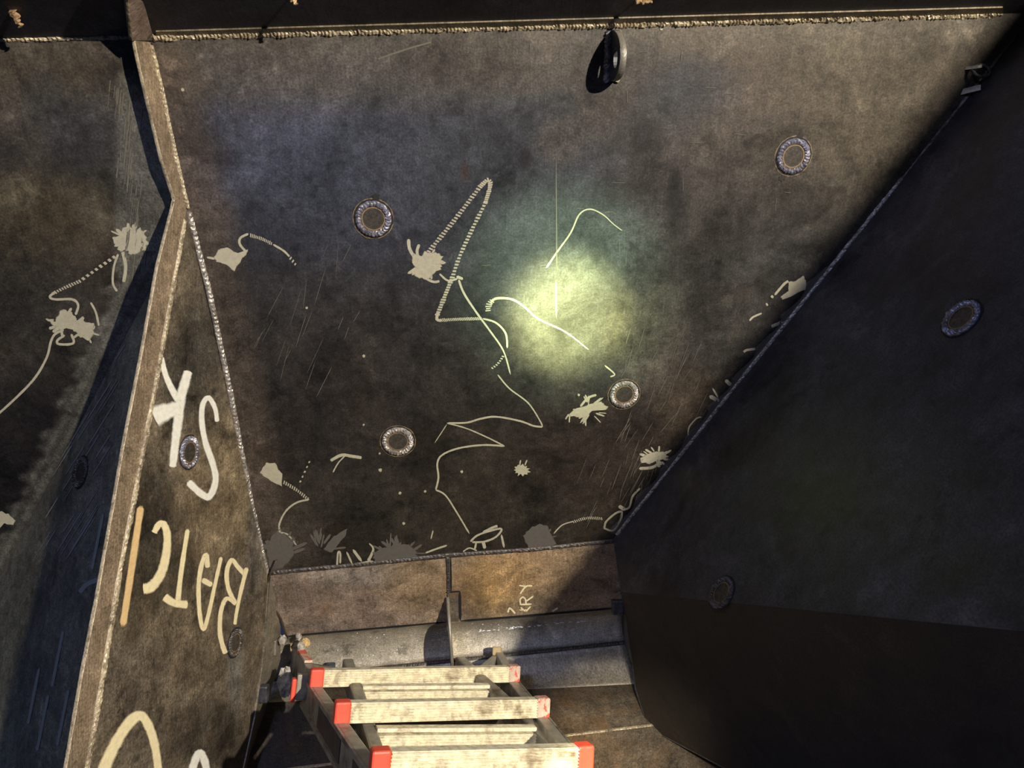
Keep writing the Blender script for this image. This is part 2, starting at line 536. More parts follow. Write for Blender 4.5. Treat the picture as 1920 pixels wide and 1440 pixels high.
CH = (0.026, 0.026, 0.028); BR = (0.060, 0.048, 0.037); BL = (0.046, 0.051, 0.074); DK = (0.010, 0.009, 0.009)
PB = (0.075, 0.065, 0.056); OL = (0.062, 0.050, 0.033); LBK = (0.029, 0.0240, 0.0165)
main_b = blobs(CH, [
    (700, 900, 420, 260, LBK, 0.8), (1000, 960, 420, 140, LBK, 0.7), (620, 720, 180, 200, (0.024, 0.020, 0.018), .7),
    (700, 260, 330, 190, BL, 0.9), (1000, 300, 260, 200, (0.033, 0.036, 0.041), .8),  # bluish mill scale, with its sheen painted into the colour
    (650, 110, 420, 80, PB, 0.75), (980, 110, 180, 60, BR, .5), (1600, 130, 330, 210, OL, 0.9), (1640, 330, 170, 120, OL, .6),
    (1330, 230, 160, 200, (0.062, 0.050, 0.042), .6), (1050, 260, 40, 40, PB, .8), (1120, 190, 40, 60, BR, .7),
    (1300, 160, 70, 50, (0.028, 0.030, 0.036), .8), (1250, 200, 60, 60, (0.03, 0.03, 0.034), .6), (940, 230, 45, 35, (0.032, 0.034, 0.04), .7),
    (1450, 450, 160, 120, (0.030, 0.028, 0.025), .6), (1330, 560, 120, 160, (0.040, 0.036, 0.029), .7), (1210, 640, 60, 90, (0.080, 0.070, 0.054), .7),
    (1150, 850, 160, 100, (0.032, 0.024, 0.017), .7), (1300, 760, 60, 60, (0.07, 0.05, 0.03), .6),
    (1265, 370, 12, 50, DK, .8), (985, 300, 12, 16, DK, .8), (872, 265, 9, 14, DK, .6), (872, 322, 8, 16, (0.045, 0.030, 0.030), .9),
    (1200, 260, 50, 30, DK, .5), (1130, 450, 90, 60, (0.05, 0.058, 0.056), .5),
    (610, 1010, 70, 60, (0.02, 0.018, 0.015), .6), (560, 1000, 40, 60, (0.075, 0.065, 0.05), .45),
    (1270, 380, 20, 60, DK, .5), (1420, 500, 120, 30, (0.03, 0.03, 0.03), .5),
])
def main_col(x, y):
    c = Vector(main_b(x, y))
    # heat-affected brown strip along the left weld
    xs = 282 + (x * 0) + (y - 80) * (68 / 312.0) if y < 392 else 350 + (y - 392) * (153 / 683.0)
    w = 92 + 8 * math.sin(y * .05) if y < 500 else 88 - (y - 500) * 0.06
    t = (x - xs) / w
    if -0.2 < t < 1.15:
        k = 1.0 if t < 0.65 else max(0, (1.15 - t) / 0.5)
        c = c.lerp(Vector((0.090, 0.069, 0.052)), (0.8 - 0.35 * max(0, min(1, t))) * k)
    # darkish strip below the top weld
    if y < 110:
        c = c.lerp(Vector((0.10, 0.086, 0.066)), 0.5 * (110 - y) / 60 if y > 50 else 0.5)
    return tuple(c)

GR = (0.16, 0.155, 0.13)
left_b = blobs((0.030, 0.027, 0.023), [
    (80, 130, 200, 110, (0.085, 0.070, 0.055), .8), (60, 420, 160, 90, (0.070, 0.058, 0.034), .8), (100, 620, 200, 140, (0.034, 0.029, 0.023), .8),
    (60, 860, 140, 130, DK, .9), (150, 240, 60, 60, (0.030, 0.032, 0.034), .7), (80, 180, 40, 50, (0.03, 0.032, 0.032), .6),
    (20, 980, 60, 60, DK, .9), (230, 200, 40, 90, (0.06, 0.055, 0.048), .6)])
def left_col(x, y):
    c = Vector(left_b(x, y))
    # ground band that runs down the plate and then along the seam
    if 130 < y < 520:
        xc = 228 - (y - 130) * 0.02; hw = 8 + (y - 130) * 0.13
        if x > xc - 12:
            t = min(1, (x - xc + 12) / 14)
            c = c.lerp(Vector(GR), 0.55 * t * (0.6 + 0.4 * math.sin(x * .55) ** 2))
    if y >= 420:
        sx = 310 - (y - 400) * 310 / 680.0
        wob = 9 * math.sin(y * .09) + 6 * math.sin(y * .23)
        if x > sx - 40 + wob:
            c = c.lerp(Vector(GR), (0.30 + 0.25 * math.sin(x * .13 + y * .07) ** 2) * min(1, (x - sx + 40 - wob) / 18))
    return tuple(c)

# ------------------------------------------------------------------ SETTING
def struct(o):
    o['kind'] = 'structure'; return o

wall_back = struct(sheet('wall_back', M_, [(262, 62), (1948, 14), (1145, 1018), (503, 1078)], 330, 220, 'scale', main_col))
wall_farleft = struct(sheet('wall_back_left', M_, [(-420, 84), (283, 66), (349, 392), (60, 1560)], 170, 200, 'scale', left_col))
top_b = blobs((0.05, 0.047, 0.056), [(700, 30, 300, 20, (0.028, 0.026, 0.030), .6), (160, 40, 60, 20, (0.04, 0.04, 0.045), .6)])
wall_top = struct(sheet('wall_top', U_, [(-700, -330), (2700, -420), (2300, 14), (-420, 86)], 60, 20, 'dark', top_b, thick=0.02))

slope_b = blobs((0.15, 0.122, 0.086), [
    (390, 560, 40, 160, (0.06, 0.055, 0.045), .6), (285, 960, 45, 80, (0.022, 0.019, 0.015), .9), (265, 1120, 48, 90, (0.035, 0.029, 0.022), .85), (370, 640, 40, 60, (0.05, 0.045, 0.04), .7), (260, 1180, 40, 50, (0.04, 0.034, 0.028), .7), (330, 1080, 30, 50, (0.05, 0.042, 0.03), .7),
    (420, 930, 60, 120, (0.22, 0.17, 0.105), .8), (370, 900, 40, 60, (0.18, 0.14, 0.09), .7), (330, 1200, 130, 80, (0.15, 0.118, 0.078), .7),
    (440, 1260, 14, 60, (0.17, 0.16, 0.14), .9), (400, 1380, 70, 60, (0.04, 0.033, 0.025), .8), (270, 1400, 40, 50, (0.11, 0.09, 0.07), .6),
    (250, 1260, 60, 60, (0.12, 0.10, 0.08), .6), (350, 700, 50, 80, (0.05, 0.045, 0.038), .7), (450, 1120, 30, 90, (0.06, 0.05, 0.04), .6),
    (480, 1000, 14, 90, (0.15, 0.14, 0.12), .7)])
def fan_sheet(name, pl, left, right, nx, ny, mat, colfn, thick=0.010, skew=0.0):
    """plate between two pixel polylines (left and right), same parameter"""
    n, e1, e2 = frame(pl)
    def at(poly, t):
        s = t * (len(poly) - 1); i = min(len(poly) - 2, int(s)); f = s - i
        return on(pl, *poly[i]).lerp(on(pl, *poly[i + 1]), f)
    pts, cols, uvs, faces = [], [], [], []
    for j in range(ny + 1):
        a, b = at(left, j / ny), at(right, j / ny)
        for i in range(nx + 1):
            p = a.lerp(b, i / nx); pts.append(p)
            cols.append(colfn(960 - F * p.x / p.z, 720 + F * p.y / p.z)); uvs.append((p.dot(e1), p.dot(e2)))
    w = nx + 1; tot = len(pts)
    for j in range(ny):
        for i in range(nx):
            k = j * w + i; faces.append((k, k + w, k + w + 1, k + 1))
    rim = [i for i in range(nx + 1)] + [j * w + nx for j in range(1, ny + 1)] + \
          [ny * w + i for i in range(nx - 1, -1, -1)] + [j * w for j in range(ny - 1, 0, -1)]
    for k in rim:
        pts.append(pts[k] - n * thick); cols.append(cols[k]); uvs.append(uvs[k])
    m = len(rim)
    for k in range(m):
        faces.append((rim[k], rim[(k + 1) % m], tot + (k + 1) % m, tot + k))
    faces.append(tuple(tot + k for k in range(m)))
    return add(name, pts, faces, mat, None, cols, uvs)

BL_L = [(347, 390), (318, 540), (290, 697), (262, 840), (243, 940), (218, 1060), (184, 1270), (154, 1440), (126, 1590)]
BL_R = [(352, 392), (384, 510), (418, 660), (446, 800), (473, 930), (503, 1078), (489, 1260), (462, 1420), (430, 1560)]
wall_left = struct(fan_sheet('wall_left', B_, BL_L, BL_R, 60, 200, 'slope', slope_b))
cs_b = blobs((0.17, 0.165, 0.12), [(60, 1200, 60, 120, (0.13, 0.12, 0.08), .5), (180, 700, 40, 160, (0.14, 0.14, 0.12), .6), (100, 1000, 40, 100, (0.11, 0.10, 0.08), .6)])
wall_outer = struct(fan_sheet('wall_left_outer', C_, [(342, 396), (240, 530), (150, 690), (60, 900), (-10, 1085), (-200, 1400), (-420, 1760)],
                              [(347, 394), (322, 500), (285, 680), (238, 920), (190, 1150), (140, 1440), (112, 1600)], 60, 120, 'scale', cs_b))

# right wall with its free edge where the lamp looks over it
s0, s1 = on(M_, 1870, 30), on(M_, 1133, 988)
nP = (s0 - LP).cross(s1 - LP)                                    # shadow plane
nR = Vector((R_[0], R_[1], -R_[2]))
ed = nP.cross(nR).normalized()
# a point on both planes: nP.(X-LP)=0, nR.X=1
Am = Matrix((nP, nR, ed)); X0 = Am.inverted() @ Vector((nP.dot(LP), 1.0, 0.0))
if ed.y < 0: ed = -ed
E_hi = X0 + ed * 3.2; E_lo = X0 - ed * 2.6
right_b = blobs((0.030, 0.030, 0.034), [(1500, 700, 260, 200, (0.045, 0.038, 0.030), .6), (1700, 450, 150, 150, (0.036, 0.034, 0.036), .5),
                                      (1400, 1300, 400, 180, (0.035, 0.026, 0.015), .8), (1300, 1000, 140, 200, (0.018, 0.018, 0.018), .7)])
qa, qb, w0 = 0.000712, -0.00030, 1.0 / depth(R_, 1166, 1110)
Q_ = (qa * F, -qb * F, w0 + qa * (960 - 1166) + qb * (720 - 1110))      # lower right wall, folded deeper to shape the shadow on the trough
RE = [on(Q_, 1166, 1110), on(Q_, 1176, 1165), on(Q_, 1184, 1220), on(Q_, 1192, 1290), on(Q_, 1215, 1364), on(Q_, 1360, 1440), on(Q_, 1600, 1566)]
ra, rb = R_[0] / F, -R_[1] / F
FA, FB = on(R_, 1166, 1110), on(R_, 1166 + 500, 1110 + 500 * (qa - ra) / (rb - qb))
tf = nP.dot(LP - FA) / nP.dot(FB - FA)
fold = FA + (FB - FA) * tf
n, e1, e2 = frame(R_)
A_top = on(R_, *SA) + (on(R_, *SA) - on(R_, *SB)) * 0.5
rp = [A_top, on(R_, 1152, 1010), FA, FB, fold, fold + ed * 3.4]
def fillpoly(name, pl, poly, mat, colfn, thick, cell=0.05):
    """polygon plate, triangulated on a fine grid by fanning from two sides"""
    n, e1, e2 = frame(pl)
    m = len(poly)
    pts = [Vector(p) for p in poly] + [Vector(p) - n * thick for p in poly]
    faces = [tuple(range(m - 1, -1, -1)), tuple(range(m, 2 * m))] + [(k, (k + 1) % m, m + (k + 1) % m, m + k) for k in range(m)]
    cols = [colfn(0, 0)] * (2 * m)
    return add(name, pts, faces, mat, None, cols, [(p.dot(e1), p.dot(e2)) for p in pts])
wall_right = struct(fillpoly('wall_right', R_, rp, 'shade', lambda x, y: (0.046, 0.043, 0.047), 0.010))
q_dn = pnorm(Q_).cross((FB - FA).normalized()); q_dn = q_dn if q_dn.y < 0 else -q_dn
wall_right2 = struct(fillpoly('wall_right_skirt', Q_, RE + [fold + q_dn * 1.3, fold, FB], 'skirt', lambda x, y: (0.024, 0.018, 0.012), 0.010))  # skirt coloured dark to stand for a shadow from outside the view
print('tf', tf, 'fold', fold, 'Elo', E_lo, 'QF(L)', side(Q_, LP), [depth(Q_, *p) for p in ((1215, 1364), (1360, 1440), (1600, 1566))])
print('E edge px', [(960 - F * p.x / p.z, 720 + F * p.y / p.z, p.z) for p in (E_lo, X0, E_hi, X0 + ed * 1.0, X0 - ed * 1.0)], 'sideR(LP)', side(R_, LP), 'sideC', side(C_, LP), 'sideU', side(U_, LP))

# lower band of rusty plates
nb = blobs((0.30, 0.23, 0.165), [
    (620, 1130, 140, 60, (0.20, 0.15, 0.115), .8), (560, 1110, 40, 30, (0.15, 0.12, 0.10), .5), (700, 1080, 120, 20, (0.24, 0.21, 0.18), .7),
    (790, 1090, 60, 50, (0.26, 0.18, 0.10), .8), (930, 1095, 60, 50, (0.46, 0.29, 0.11), .9), (885, 1120, 24, 50, (0.10, 0.07, 0.04), .7),
    (1000, 1070, 90, 40, (0.40, 0.26, 0.13), .8), (1080, 1080, 60, 60, (0.26, 0.19, 0.12), .7), (1000, 1140, 60, 30, (0.18, 0.14, 0.09), .6),
    (600, 1180, 60, 16, (0.14, 0.12, 0.10), .6)])
n0, n1 = on(N_, 503, 1076), on(N_, 1175, 1008)
lower = struct(sheet('wall_lower', N_, [(500, 1078), (1160, 1013), (1173, 1141), (538, 1193)], 160, 40, 'rust', nb))

# trough and floor: rows of (left px, right px, left depth, right depth)
KR = depth(N_, 1185, 1140) / depth(N_, 540, 1192)
rows = []
def row(xl, yl, xr, yr, d):
    return (cp(xl, yl, d), cp(xr, yr, d * KR))
c_row = (on(N_, 400, 1204), on(N_, 1172, 1140))
e_row = row(400, 1285, 1172, 1204, 2.115)
g_row = row(400, 1322, 1200, 1282, 2.05)
f_row = row(400, 1460, 1290, 1352, 1.92)
h_row = row(300, 1640, 1500, 1500, 1.72)
def arc(ra, rb, sag, k):
    nn = (ra[1] - ra[0]).cross(rb[0] - ra[0]).normalized()
    if nn.z < 0: nn = -nn
    out = []
    for i in range(k + 1):
        t = i / k
        off = -nn * sag * 4 * t * (1 - t)
        out.append((ra[0].lerp(rb[0], t) + off, ra[1].lerp(rb[1], t) + off))
    return out
def strip(name, rws, mat, colfn, nx=60, thick=0.006, label=None, parent=None, smooth=True):
    pts, cols, uvs, faces = [], [], [], []
    yy = 0.0; w = nx + 1
    for j, (a, b) in enumerate(rws):
        if j: yy += (a - rws[j - 1][0]).length
        for i in range(nx + 1):
            p = a.lerp(b, i / nx); pts.append(p)
            cols.append(colfn(960 - F * p.x / p.z, 720 + F * p.y / p.z)); uvs.append(((b - a).length * i / nx, yy))
    for j in range(len(rws) - 1):
        for i in range(nx):
            k = j * w + i; faces.append((k, k + w, k + w + 1, k + 1))
    o = add(name, pts, faces, mat, parent, cols, uvs, smooth=smooth)
    md = o.modifiers.new('solid', 'SOLIDIFY'); md.thickness = thick; md.offset = -1
    if label: o['label'] = label
    return o
tr_b = blobs((0.46, 0.41, 0.32), [(640, 1200, 80, 30, (0.40, 0.36, 0.28), .6), (1000, 1190, 90, 40, (0.42, 0.40, 0.36), .6), (950, 1170, 100, 14, (0.19, 0.17, 0.14), .6)])
trough = empty('curved_trough', e_row[0].lerp(e_row[1], 0.5), 'grey curved steel conveyor trough running across the bottom of the hopper below the rusty plates', 'trough')
strip('upper_trough_plate', arc(c_row, e_row, 0.035, 12), 'trough', tr_b, parent=trough)
for k_, nm in ((1, 'right'), (0, 'left')):  # end caps added to keep lamp light from leaking past the arc
    ap = [rw[k_] for rw in arc(c_row, e_row, 0.035, 12)]
    ap2 = [rw[k_] for rw in arc(e_row, g_row, 0.02, 8)]
    xx = Vector((0.002, 0, 0)); q1 = len(ap); vv = [p - xx for p in ap] + [p + xx for p in ap]
    add('end_blocker', vv, [tuple(range(q1)), tuple(range(2 * q1 - 1, q1 - 1, -1))] + [(i, q1 + i, q1 + (i + 1) % q1, (i + 1) % q1) for i in range(q1)], 'trough', trough, [(0.05, 0.045, 0.04)] * (2 * q1), [(p.y, p.z) for p in vv])
    q1 = len(ap2); vv = [p - xx for p in ap2] + [p + xx for p in ap2]
    add('end_blocker', vv, [tuple(range(q1)), tuple(range(2 * q1 - 1, q1 - 1, -1))] + [(i, q1 + i, q1 + (i + 1) % q1, (i + 1) % q1) for i in range(q1)], 'trough', trough, [(0.05, 0.045, 0.04)] * (2 * q1), [(p.y, p.z) for p in vv])
e2_row = (e_row[0] + Vector((0, 0.004, 0.012)), e_row[1] + Vector((0, 0.004, 0.012)))
strip('lower_trough_plate', arc(e2_row, g_row, 0.02, 8), 'trough', tr_b, parent=trough)
dpv, dpf = [], []; rnd = random.Random(17); tr_rows = arc(c_row, e_row, 0.035, 12)
def glint_speck(fx, fy, lx, ly):
    j = fy * 12; i0 = min(11, int(j)); ra_, rb_ = tr_rows[i0], tr_rows[i0 + 1]
    p = ra_[0].lerp(ra_[1], fx).lerp(rb_[0].lerp(rb_[1], fx), j - i0) + Vector((0, 0.0005, 0.002))
    X = (ra_[1] - ra_[0]).normalized(); Y = (rb_[0] - ra_[0]).normalized(); N = X.cross(Y); N = N if N.z > 0 else -N
    b = len(dpv); k = 8
    for q in range(k):
        an = 2 * math.pi * q / k; dpv.append(p + X * math.cos(an) * lx + Y * math.sin(an) * ly)
    dpv.append(p + N * ly * .8)
    for q in range(k):
        dpf.append((b + q, b + (q + 1) % k, b + k))
def fxat(px): return (px - 400) / 785.0
for _ in range(46):
    px = rnd.uniform(895, 1112); glint_speck(fxat(px), 0.52 - (px - 895) / 217 * 0.02 + rnd.gauss(0, .015), rnd.uniform(.0015, .006), rnd.uniform(.0008, .0018))
for _ in range(34):
    px = rnd.uniform(600, 1040); glint_speck(fxat(px), rnd.uniform(.12, .9), rnd.uniform(.001, .0025), rnd.uniform(.0008, .0016))
gl = add('white_glints', dpv, dpf, 'glint_speck', trough, label='white specks painted in as wet glints and a glinting streak'); gl['kind'] = 'stuff'  # white specks stand in for reflections off the wet plate
nt = ((e_row[1] - e_row[0]).cross(g_row[0] - e_row[0])).normalized()
if nt.z < 0: nt = -nt
bead('trough_seam', [e2_row[0].lerp(e2_row[1], 0.12), e2_row[1]], nt, 0.014, 0.004, 'welddk', trough, seed=5)
fl_b = blobs((0.11, 0.088, 0.062), [(1080, 1350, 60, 30, (0.17, 0.105, 0.05), .9), (1150, 1320, 60, 30, (0.06, 0.05, 0.04), .8),
                                  (1130, 1410, 70, 26, (0.24, 0.215, 0.17), .8), (1230, 1430, 70, 30, (0.26, 0.23, 0.18), .8),
                                  (560, 1380, 120, 80, (0.030, 0.024, 0.020), .9)])  # dark patches paint in the ladder's shade and the right wall's shadow
floor = struct(strip('floor', [g_row, f_row], 'rust', fl_b, thick=0.01, smooth=False))
floor2 = struct(strip('floor_front', [(f_row[0] + Vector((0, 0, .004)), f_row[1] + Vector((0, 0, .004))), h_row], 'rust', fl_b, thick=0.01, smooth=False))
nf = ((f_row[1] - f_row[0]).cross(h_row[0] - f_row[0])).normalized()
if nf.z < 0: nf = -nf
bead('weld_bead', [f_row[0].lerp(f_row[1], 0.05), f_row[1]], nf, 0.010, 0.004, 'weldt', floor2, seed=8)

# folded facets that close the gap between the sloped walls and the trough
def facet(name, A, Bq, mat, col):
    pts = []; faces = []; uvs = []
    for a, b in zip(A, Bq):
        pts += [a, b]
    for k in range(len(A) - 1):
        faces.append((2 * k, 2 * k + 1, 2 * k + 3, 2 * k + 2))
    uvs = [(p.x + p.z, p.y) for p in pts]
    o = add(name, pts, faces, mat, None, [col] * len(pts), uvs)
    md = o.modifiers.new('solid', 'SOLIDIFY'); md.thickness = 0.006; md.offset = 0
    return struct(o)
KL = [(503, 1078), (497, 1180), (489, 1260), (476, 1345), (455, 1440), (430, 1545)]
kl = [on(B_, *p) for p in KL]
ko = [cp(505, 1080, depth(N_, 505, 1080) - .01), cp(524, 1160, depth(N_, 524, 1160)), cp(524, 1235, 2.08)]
for (x, y), dd in (((500, 1315), 0.10), ((462, 1440), 0.12), ((432, 1545), 0.12)):
    ko.append(cp(x, y, depth(B_, x - 10, y) + dd))
facet('wall_left_lower', kl, ko, 'bar', (0.19, 0.165, 0.125))
kr = [on(R_, 1152, 1010)] + RE[:7]
kq = [on(N_, 1160, 1012), on(N_, 1169, 1100), c_row[1], e_row[1], g_row[1], f_row[1], h_row[1], h_row[1] + Vector((.15, -.05, 0))]
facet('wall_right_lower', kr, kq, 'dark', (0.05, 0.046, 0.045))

# divider plate standing along the ridge and up the back wall
fr = [(222, -80), (240, 0), (258, 100), (281, 200), (305, 300), (329, 374), (313, 437), (297, 500), (267, 667), (233, 840), (215, 947), (183, 1127), (157, 1260), (126, 1440), (100, 1590)]
bk = [(244, -80), (264, 0), (288, 100), (309, 200), (331, 300), (352, 392), (337, 465), (322, 540), (295, 697), (268, 840), (248, 940), (224, 1060), (190, 1270), (160, 1440), (130, 1600)]
nD = pnorm(D_)
if nD.x < 0: nD = -nD
dp = [on(D_, *p) for p in fr]; bp_ = [on(D_, *p) for p in bk]
bp_ = [b + (b - a).normalized() * 0.004 for a, b in zip(dp, bp_)]
T = 0.0075
pts, faces = [], []
for a, b in zip(dp, bp_):
    pts += [a, b, b - nD * T, a - nD * T]
for k in range(len(dp) - 1):
    o4 = 4 * k
    for q in range(4):
        faces.append((o4 + q, o4 + (q + 1) % 4, o4 + 4 + (q + 1) % 4, o4 + 4 + q))
faces += [(3, 2, 1, 0), tuple(4 * (len(dp) - 1) + q for q in range(4))]
divider = struct(add('trim_1', pts, faces, 'bar', None, [(0.27, 0.205, 0.14)] * len(pts), [(p.dot(nD.cross(Vector((0, 1, 0)))), p.y) for p in pts]))
divider['label'] = 'brown steel divider plate edge running up the ridge and the back wall'
gf = [(249, 76), (240, 0), (224, -90)]; gb = [(287, 76), (264, 0), (243, -90)]
gfp = [on(D_, *gf[0]) , cp(*gf[1], depth(U_, *gf[1]) - 0.010), cp(*gf[2], depth(U_, *gf[2]) - 0.010)]
gbp = [on(M_, *gb[0]) - nD * .0, on(U_, *gb[1]), on(U_, *gb[2])]
pts, faces = [], []
for a, b in zip(gfp, gbp):
    pts += [a, b + (b - a).normalized() * .004, b - nD * T, a - nD * T]
for k in range(2):
    o4 = 4 * k
    for q in range(4):
        faces.append((o4 + q, o4 + (q + 1) % 4, o4 + 4 + (q + 1) % 4, o4 + 4 + q))
faces += [(3, 2, 1, 0), (8, 9, 10, 11)]
add('upper_divider', pts, faces, 'bar', divider, [(0.24, 0.175, 0.14)] * len(pts), [(p.z, p.y) for p in pts])
bead('bright_edge', [p - nD * T * .5 for p in gfp], Vector((0, -.3, 1)).normalized(), 0.009, 0.003, 'weldt', divider, ripple=0.05, step=0.01, seed=14)
# left-hand bright edge, a paler bead along the plate
edge_pts = [p + (p - b).normalized() * 0.0008 - nD * T * 0.5 for p, b in zip(dp, bp_)]
bead('bright_edge', edge_pts, (dp[3] - bp_[3]).normalized(), 0.0072, 0.0012, 'weldt', divider, ripple=0.05, step=0.01, seed=11, label='bright edge of the divider plate')

# ------------------------------------------------------------------ weld seams
nM, nB, nR_, nN, nU = pnorm(M_), pnorm(B_), pnorm(R_), pnorm(N_), pnorm(U_)
def linepts(pl, pts, seed, amp=0.0):
    return [on(pl, *p) for p in pts]
topseam = struct(bead('trim_2', [on(M_, 285, 69), on(M_, 900, 52), on(M_, 1400, 39), on(M_, 1875, 26)], (nM + nU * 0.6).normalized(), 0.017, 0.007, 'weldt', None, seed=2, ripple=0.3, step=0.0035, lump=0.6))
topseam['label'] = 'lumpy tan weld along the top of the back wall'
ts2 = struct(bead('trim_3', [on(M_, -60, 75), on(M_, 120, 71), on(M_, 255, 69)], (nM + nU * 0.6).normalized(), 0.011, 0.005, 'weldt', None, seed=3, ripple=0.3, lump=0.6))
# narrow backing bar above the weld
slab('backing_bar', U_, [(292, 57), (980, 37), (1880, 12), (1880, 23), (980, 48), (292, 67)], 'bar', (0.22, 0.18, 0.12), thick=0.004, out=0.003, parent=wall_top)
bead('weld_bead', [on(M_, 284, 84), on(M_, 308, 190), on(M_, 330, 295), on(M_, 352, 388)], (nM + nD).normalized(), 0.009, 0.005, 'weldt', wall_back, seed=4, lump=0.5)
bead('weld_bead', [on(M_, 354, 396), on(M_, 392, 545), on(M_, 432, 735), on(M_, 468, 925), on(M_, 500, 1072)], (nM + nB).normalized(), 0.014, 0.006, 'weld', wall_back, seed=6, lump=0.3, step=0.005, label='silver weld bead down the left corner')
bead('weld_bead', [on(B_, 347, 412), on(B_, 321, 555), on(B_, 296, 697), on(B_, 269, 840), on(B_, 249, 945), on(B_, 226, 1060), on(B_, 192, 1270), on(B_, 163, 1440), on(B_, 134, 1590)], (nB + nD * 0.6).normalized(), 0.012, 0.005, 'weldt', wall_left, seed=7, lump=0.5)
bead('weld_bead', [on(M_, 1155, 1004), on(M_, 1318, 800), on(M_, 1400, 697), on(M_, 1545, 517), on(M_, 1690, 337)], (nM + nR_ * 0.5).normalized(), 0.014, 0.006, 'weld', wall_back, seed=9, lump=0.4, step=0.005, label='grey weld bead along the right corner')
bead('weld_bead', [on(M_, 1690, 337), on(M_, 1930, 37)], (nM + nR_ * 0.5).normalized(), 0.010, 0.004, 'welddk', wall_back, seed=10, lump=0.6, step=0.006)
bead('weld_bead', [on(M_, 508, 1074), on(M_, 690, 1057), on(M_, 838, 1041), on(M_, 1000, 1030), on(M_, 1150, 1014)], (nM + nN).normalized(), 0.014, 0.005, 'welddk', lower, seed=12, lump=0.4, step=0.005)
bead('weld_bead', [on(N_, 839, 1044), on(N_, 841, 1110)], nN, 0.011, 0.004, 'welddk', lower, seed=13, lump=0.4)
d = Decal(N_, 0.0010)
d.stroke([(845, 1044), (846, 1110)], 3, 0.3).stroke([(835, 1111), (862, 1108)], 3, .3).stroke([(862, 1108), (863, 1162)], 5, .3)
d.stroke([(863, 1164), (1000, 1153), (1150, 1140)], 4, .3).stroke([(540, 1192), (700, 1178), (836, 1166)], 3.5, .3)
d.build('gap_line', 'groove', lower, 'black gaps between the rusty plates')
slab('cover_plate', N_, [(839, 1112), (859, 1110), (860, 1163), (839, 1165)], 'rust', (0.12, 0.10, 0.075), thick=0.004, out=0.004, parent=lower)

# ------------------------------------------------------------------ plug welds
def plug(pl, px, py, r, label, group, seed, tint=True, rot=0.0, beadmat='weldb', tilt=None):
    rnd = random.Random(seed)
    n, e1, e2 = frame(pl); c = on(pl, px, py)
    root = empty('plug_weld', c, label, 'weld', group)
    def circ(rad, k, hgt, wob=0.0):
        return [c + n * hgt + (e1 * math.cos(2 * math.pi * i / k) + e2 * math.sin(2 * math.pi * i / k)) * rad * (1 + wob * rnd.uniform(-1, 1)) for i in range(k)]
    # outer dark gap, disc, bead
    def annulus(name, r0, r1, hgt, mat, soft, k=48, par=root, lab=None, wob=0.02):
        a, b = circ(r0, k, hgt, wob), circ((r0 + r1) / 2, k, hgt + .0001, wob), 
        b2 = circ(r1, k, hgt, wob)
        pts = a + b + b2
        col = [((0.3, ) * 3)] * k + [((1.0,) * 3)] * k + [((0.0 if soft else 1.0,) * 3)] * k
        fs = []
        for q in range(2):
            for i in range(k):
                j = (i + 1) % k
                fs.append((q * k + i, q * k + j, (q + 1) * k + j, (q + 1) * k + i))
        return add(name, pts, fs, mat, par, col, [(p.dot(e1), p.dot(e2)) for p in pts], label=lab)
    if tint:
        annulus('heat_tint', r * 1.0, r * 1.14, 0.0009, 'halo', True, lab='orange heat tint around the weld')
    annulus('dark_groove', r * 0.90, r * 1.07, 0.0013, 'groove', False)
    k = 40
    pts = circ(r * 0.70, k, 0.0016) + [c + n * 0.0022]
    dsc = add('plug_disc', pts, [(i, (i + 1) % k, k) for i in range(k)], 'disc', root, smooth=True)
    annulus('inner_tint', r * 0.56, r * 0.67, 0.0028, 'halo', True, par=dsc)
    a0 = rnd.uniform(0, 6)
    ring = [c + (e1 * math.cos(a0 + 2 * math.pi * i / 60) + e2 * math.sin(a0 + 2 * math.pi * i / 60)) * r * 0.82 * (1 + 0.02 * math.sin(i * 1.3 + seed)) + n * 0.0016 for i in range(60)]
    bead('weld_ring', ring, n, r * 0.33, r * 0.15, beadmat, root, ripple=0.45, step=r * 0.085, seed=seed, lump=0.25, closed=True)
    return root

G = 'round plug welds on the plates'
plug(M_, 700, 410, 0.040, 'round blue-grey plug weld with orange heat tint left of the zigzag mark', G, 21)
plug(M_, 1487, 293, 0.040, 'round plug weld at the upper right of the back plate, right of the lug', G, 22)
plug(M_, 1170, 739, 0.038, 'round plug weld on the back plate just below the bright torch spot', G, 23, beadmat='weld')
plug(M_, 746, 827, 0.040, 'round silvery plug weld low on the left of the back plate', G, 24, beadmat='weld')
plug(B_, 354, 848, 0.036, 'round plug weld between the painted letters S and K on the left slope', G, 25)
plug(B_, 440, 1205, 0.034, 'dull plug weld at the foot of the painted letter B on the left slope', G, 26, beadmat='welddk', tint=False)
plug(C_, 152, 885, 0.036, 'dark plug weld on the shaded plate left of the divider', G, 27, beadmat='welddk', tint=False)
plug(R_, 1803, 597, 0.038, 'dark blue plug weld high on the shaded right wall', G, 28, tint=False)
plug(R_, 1354, 1112, 0.036, 'dark plug weld low on the shaded right wall', G, 29, tint=False, beadmat='welddk')

d = Decal(M_); d.splat(705, 370, 8, 6, .3).stroke([(706, 400), (708, 425), (706, 436)], 3, .4); d.splat(1500, 257, 7, 6, .3); d.splat(1466, 334, 6, 6, .3)
d.build('soot_mark', 'soot', wall_back, 'black soot marks at the plug welds')
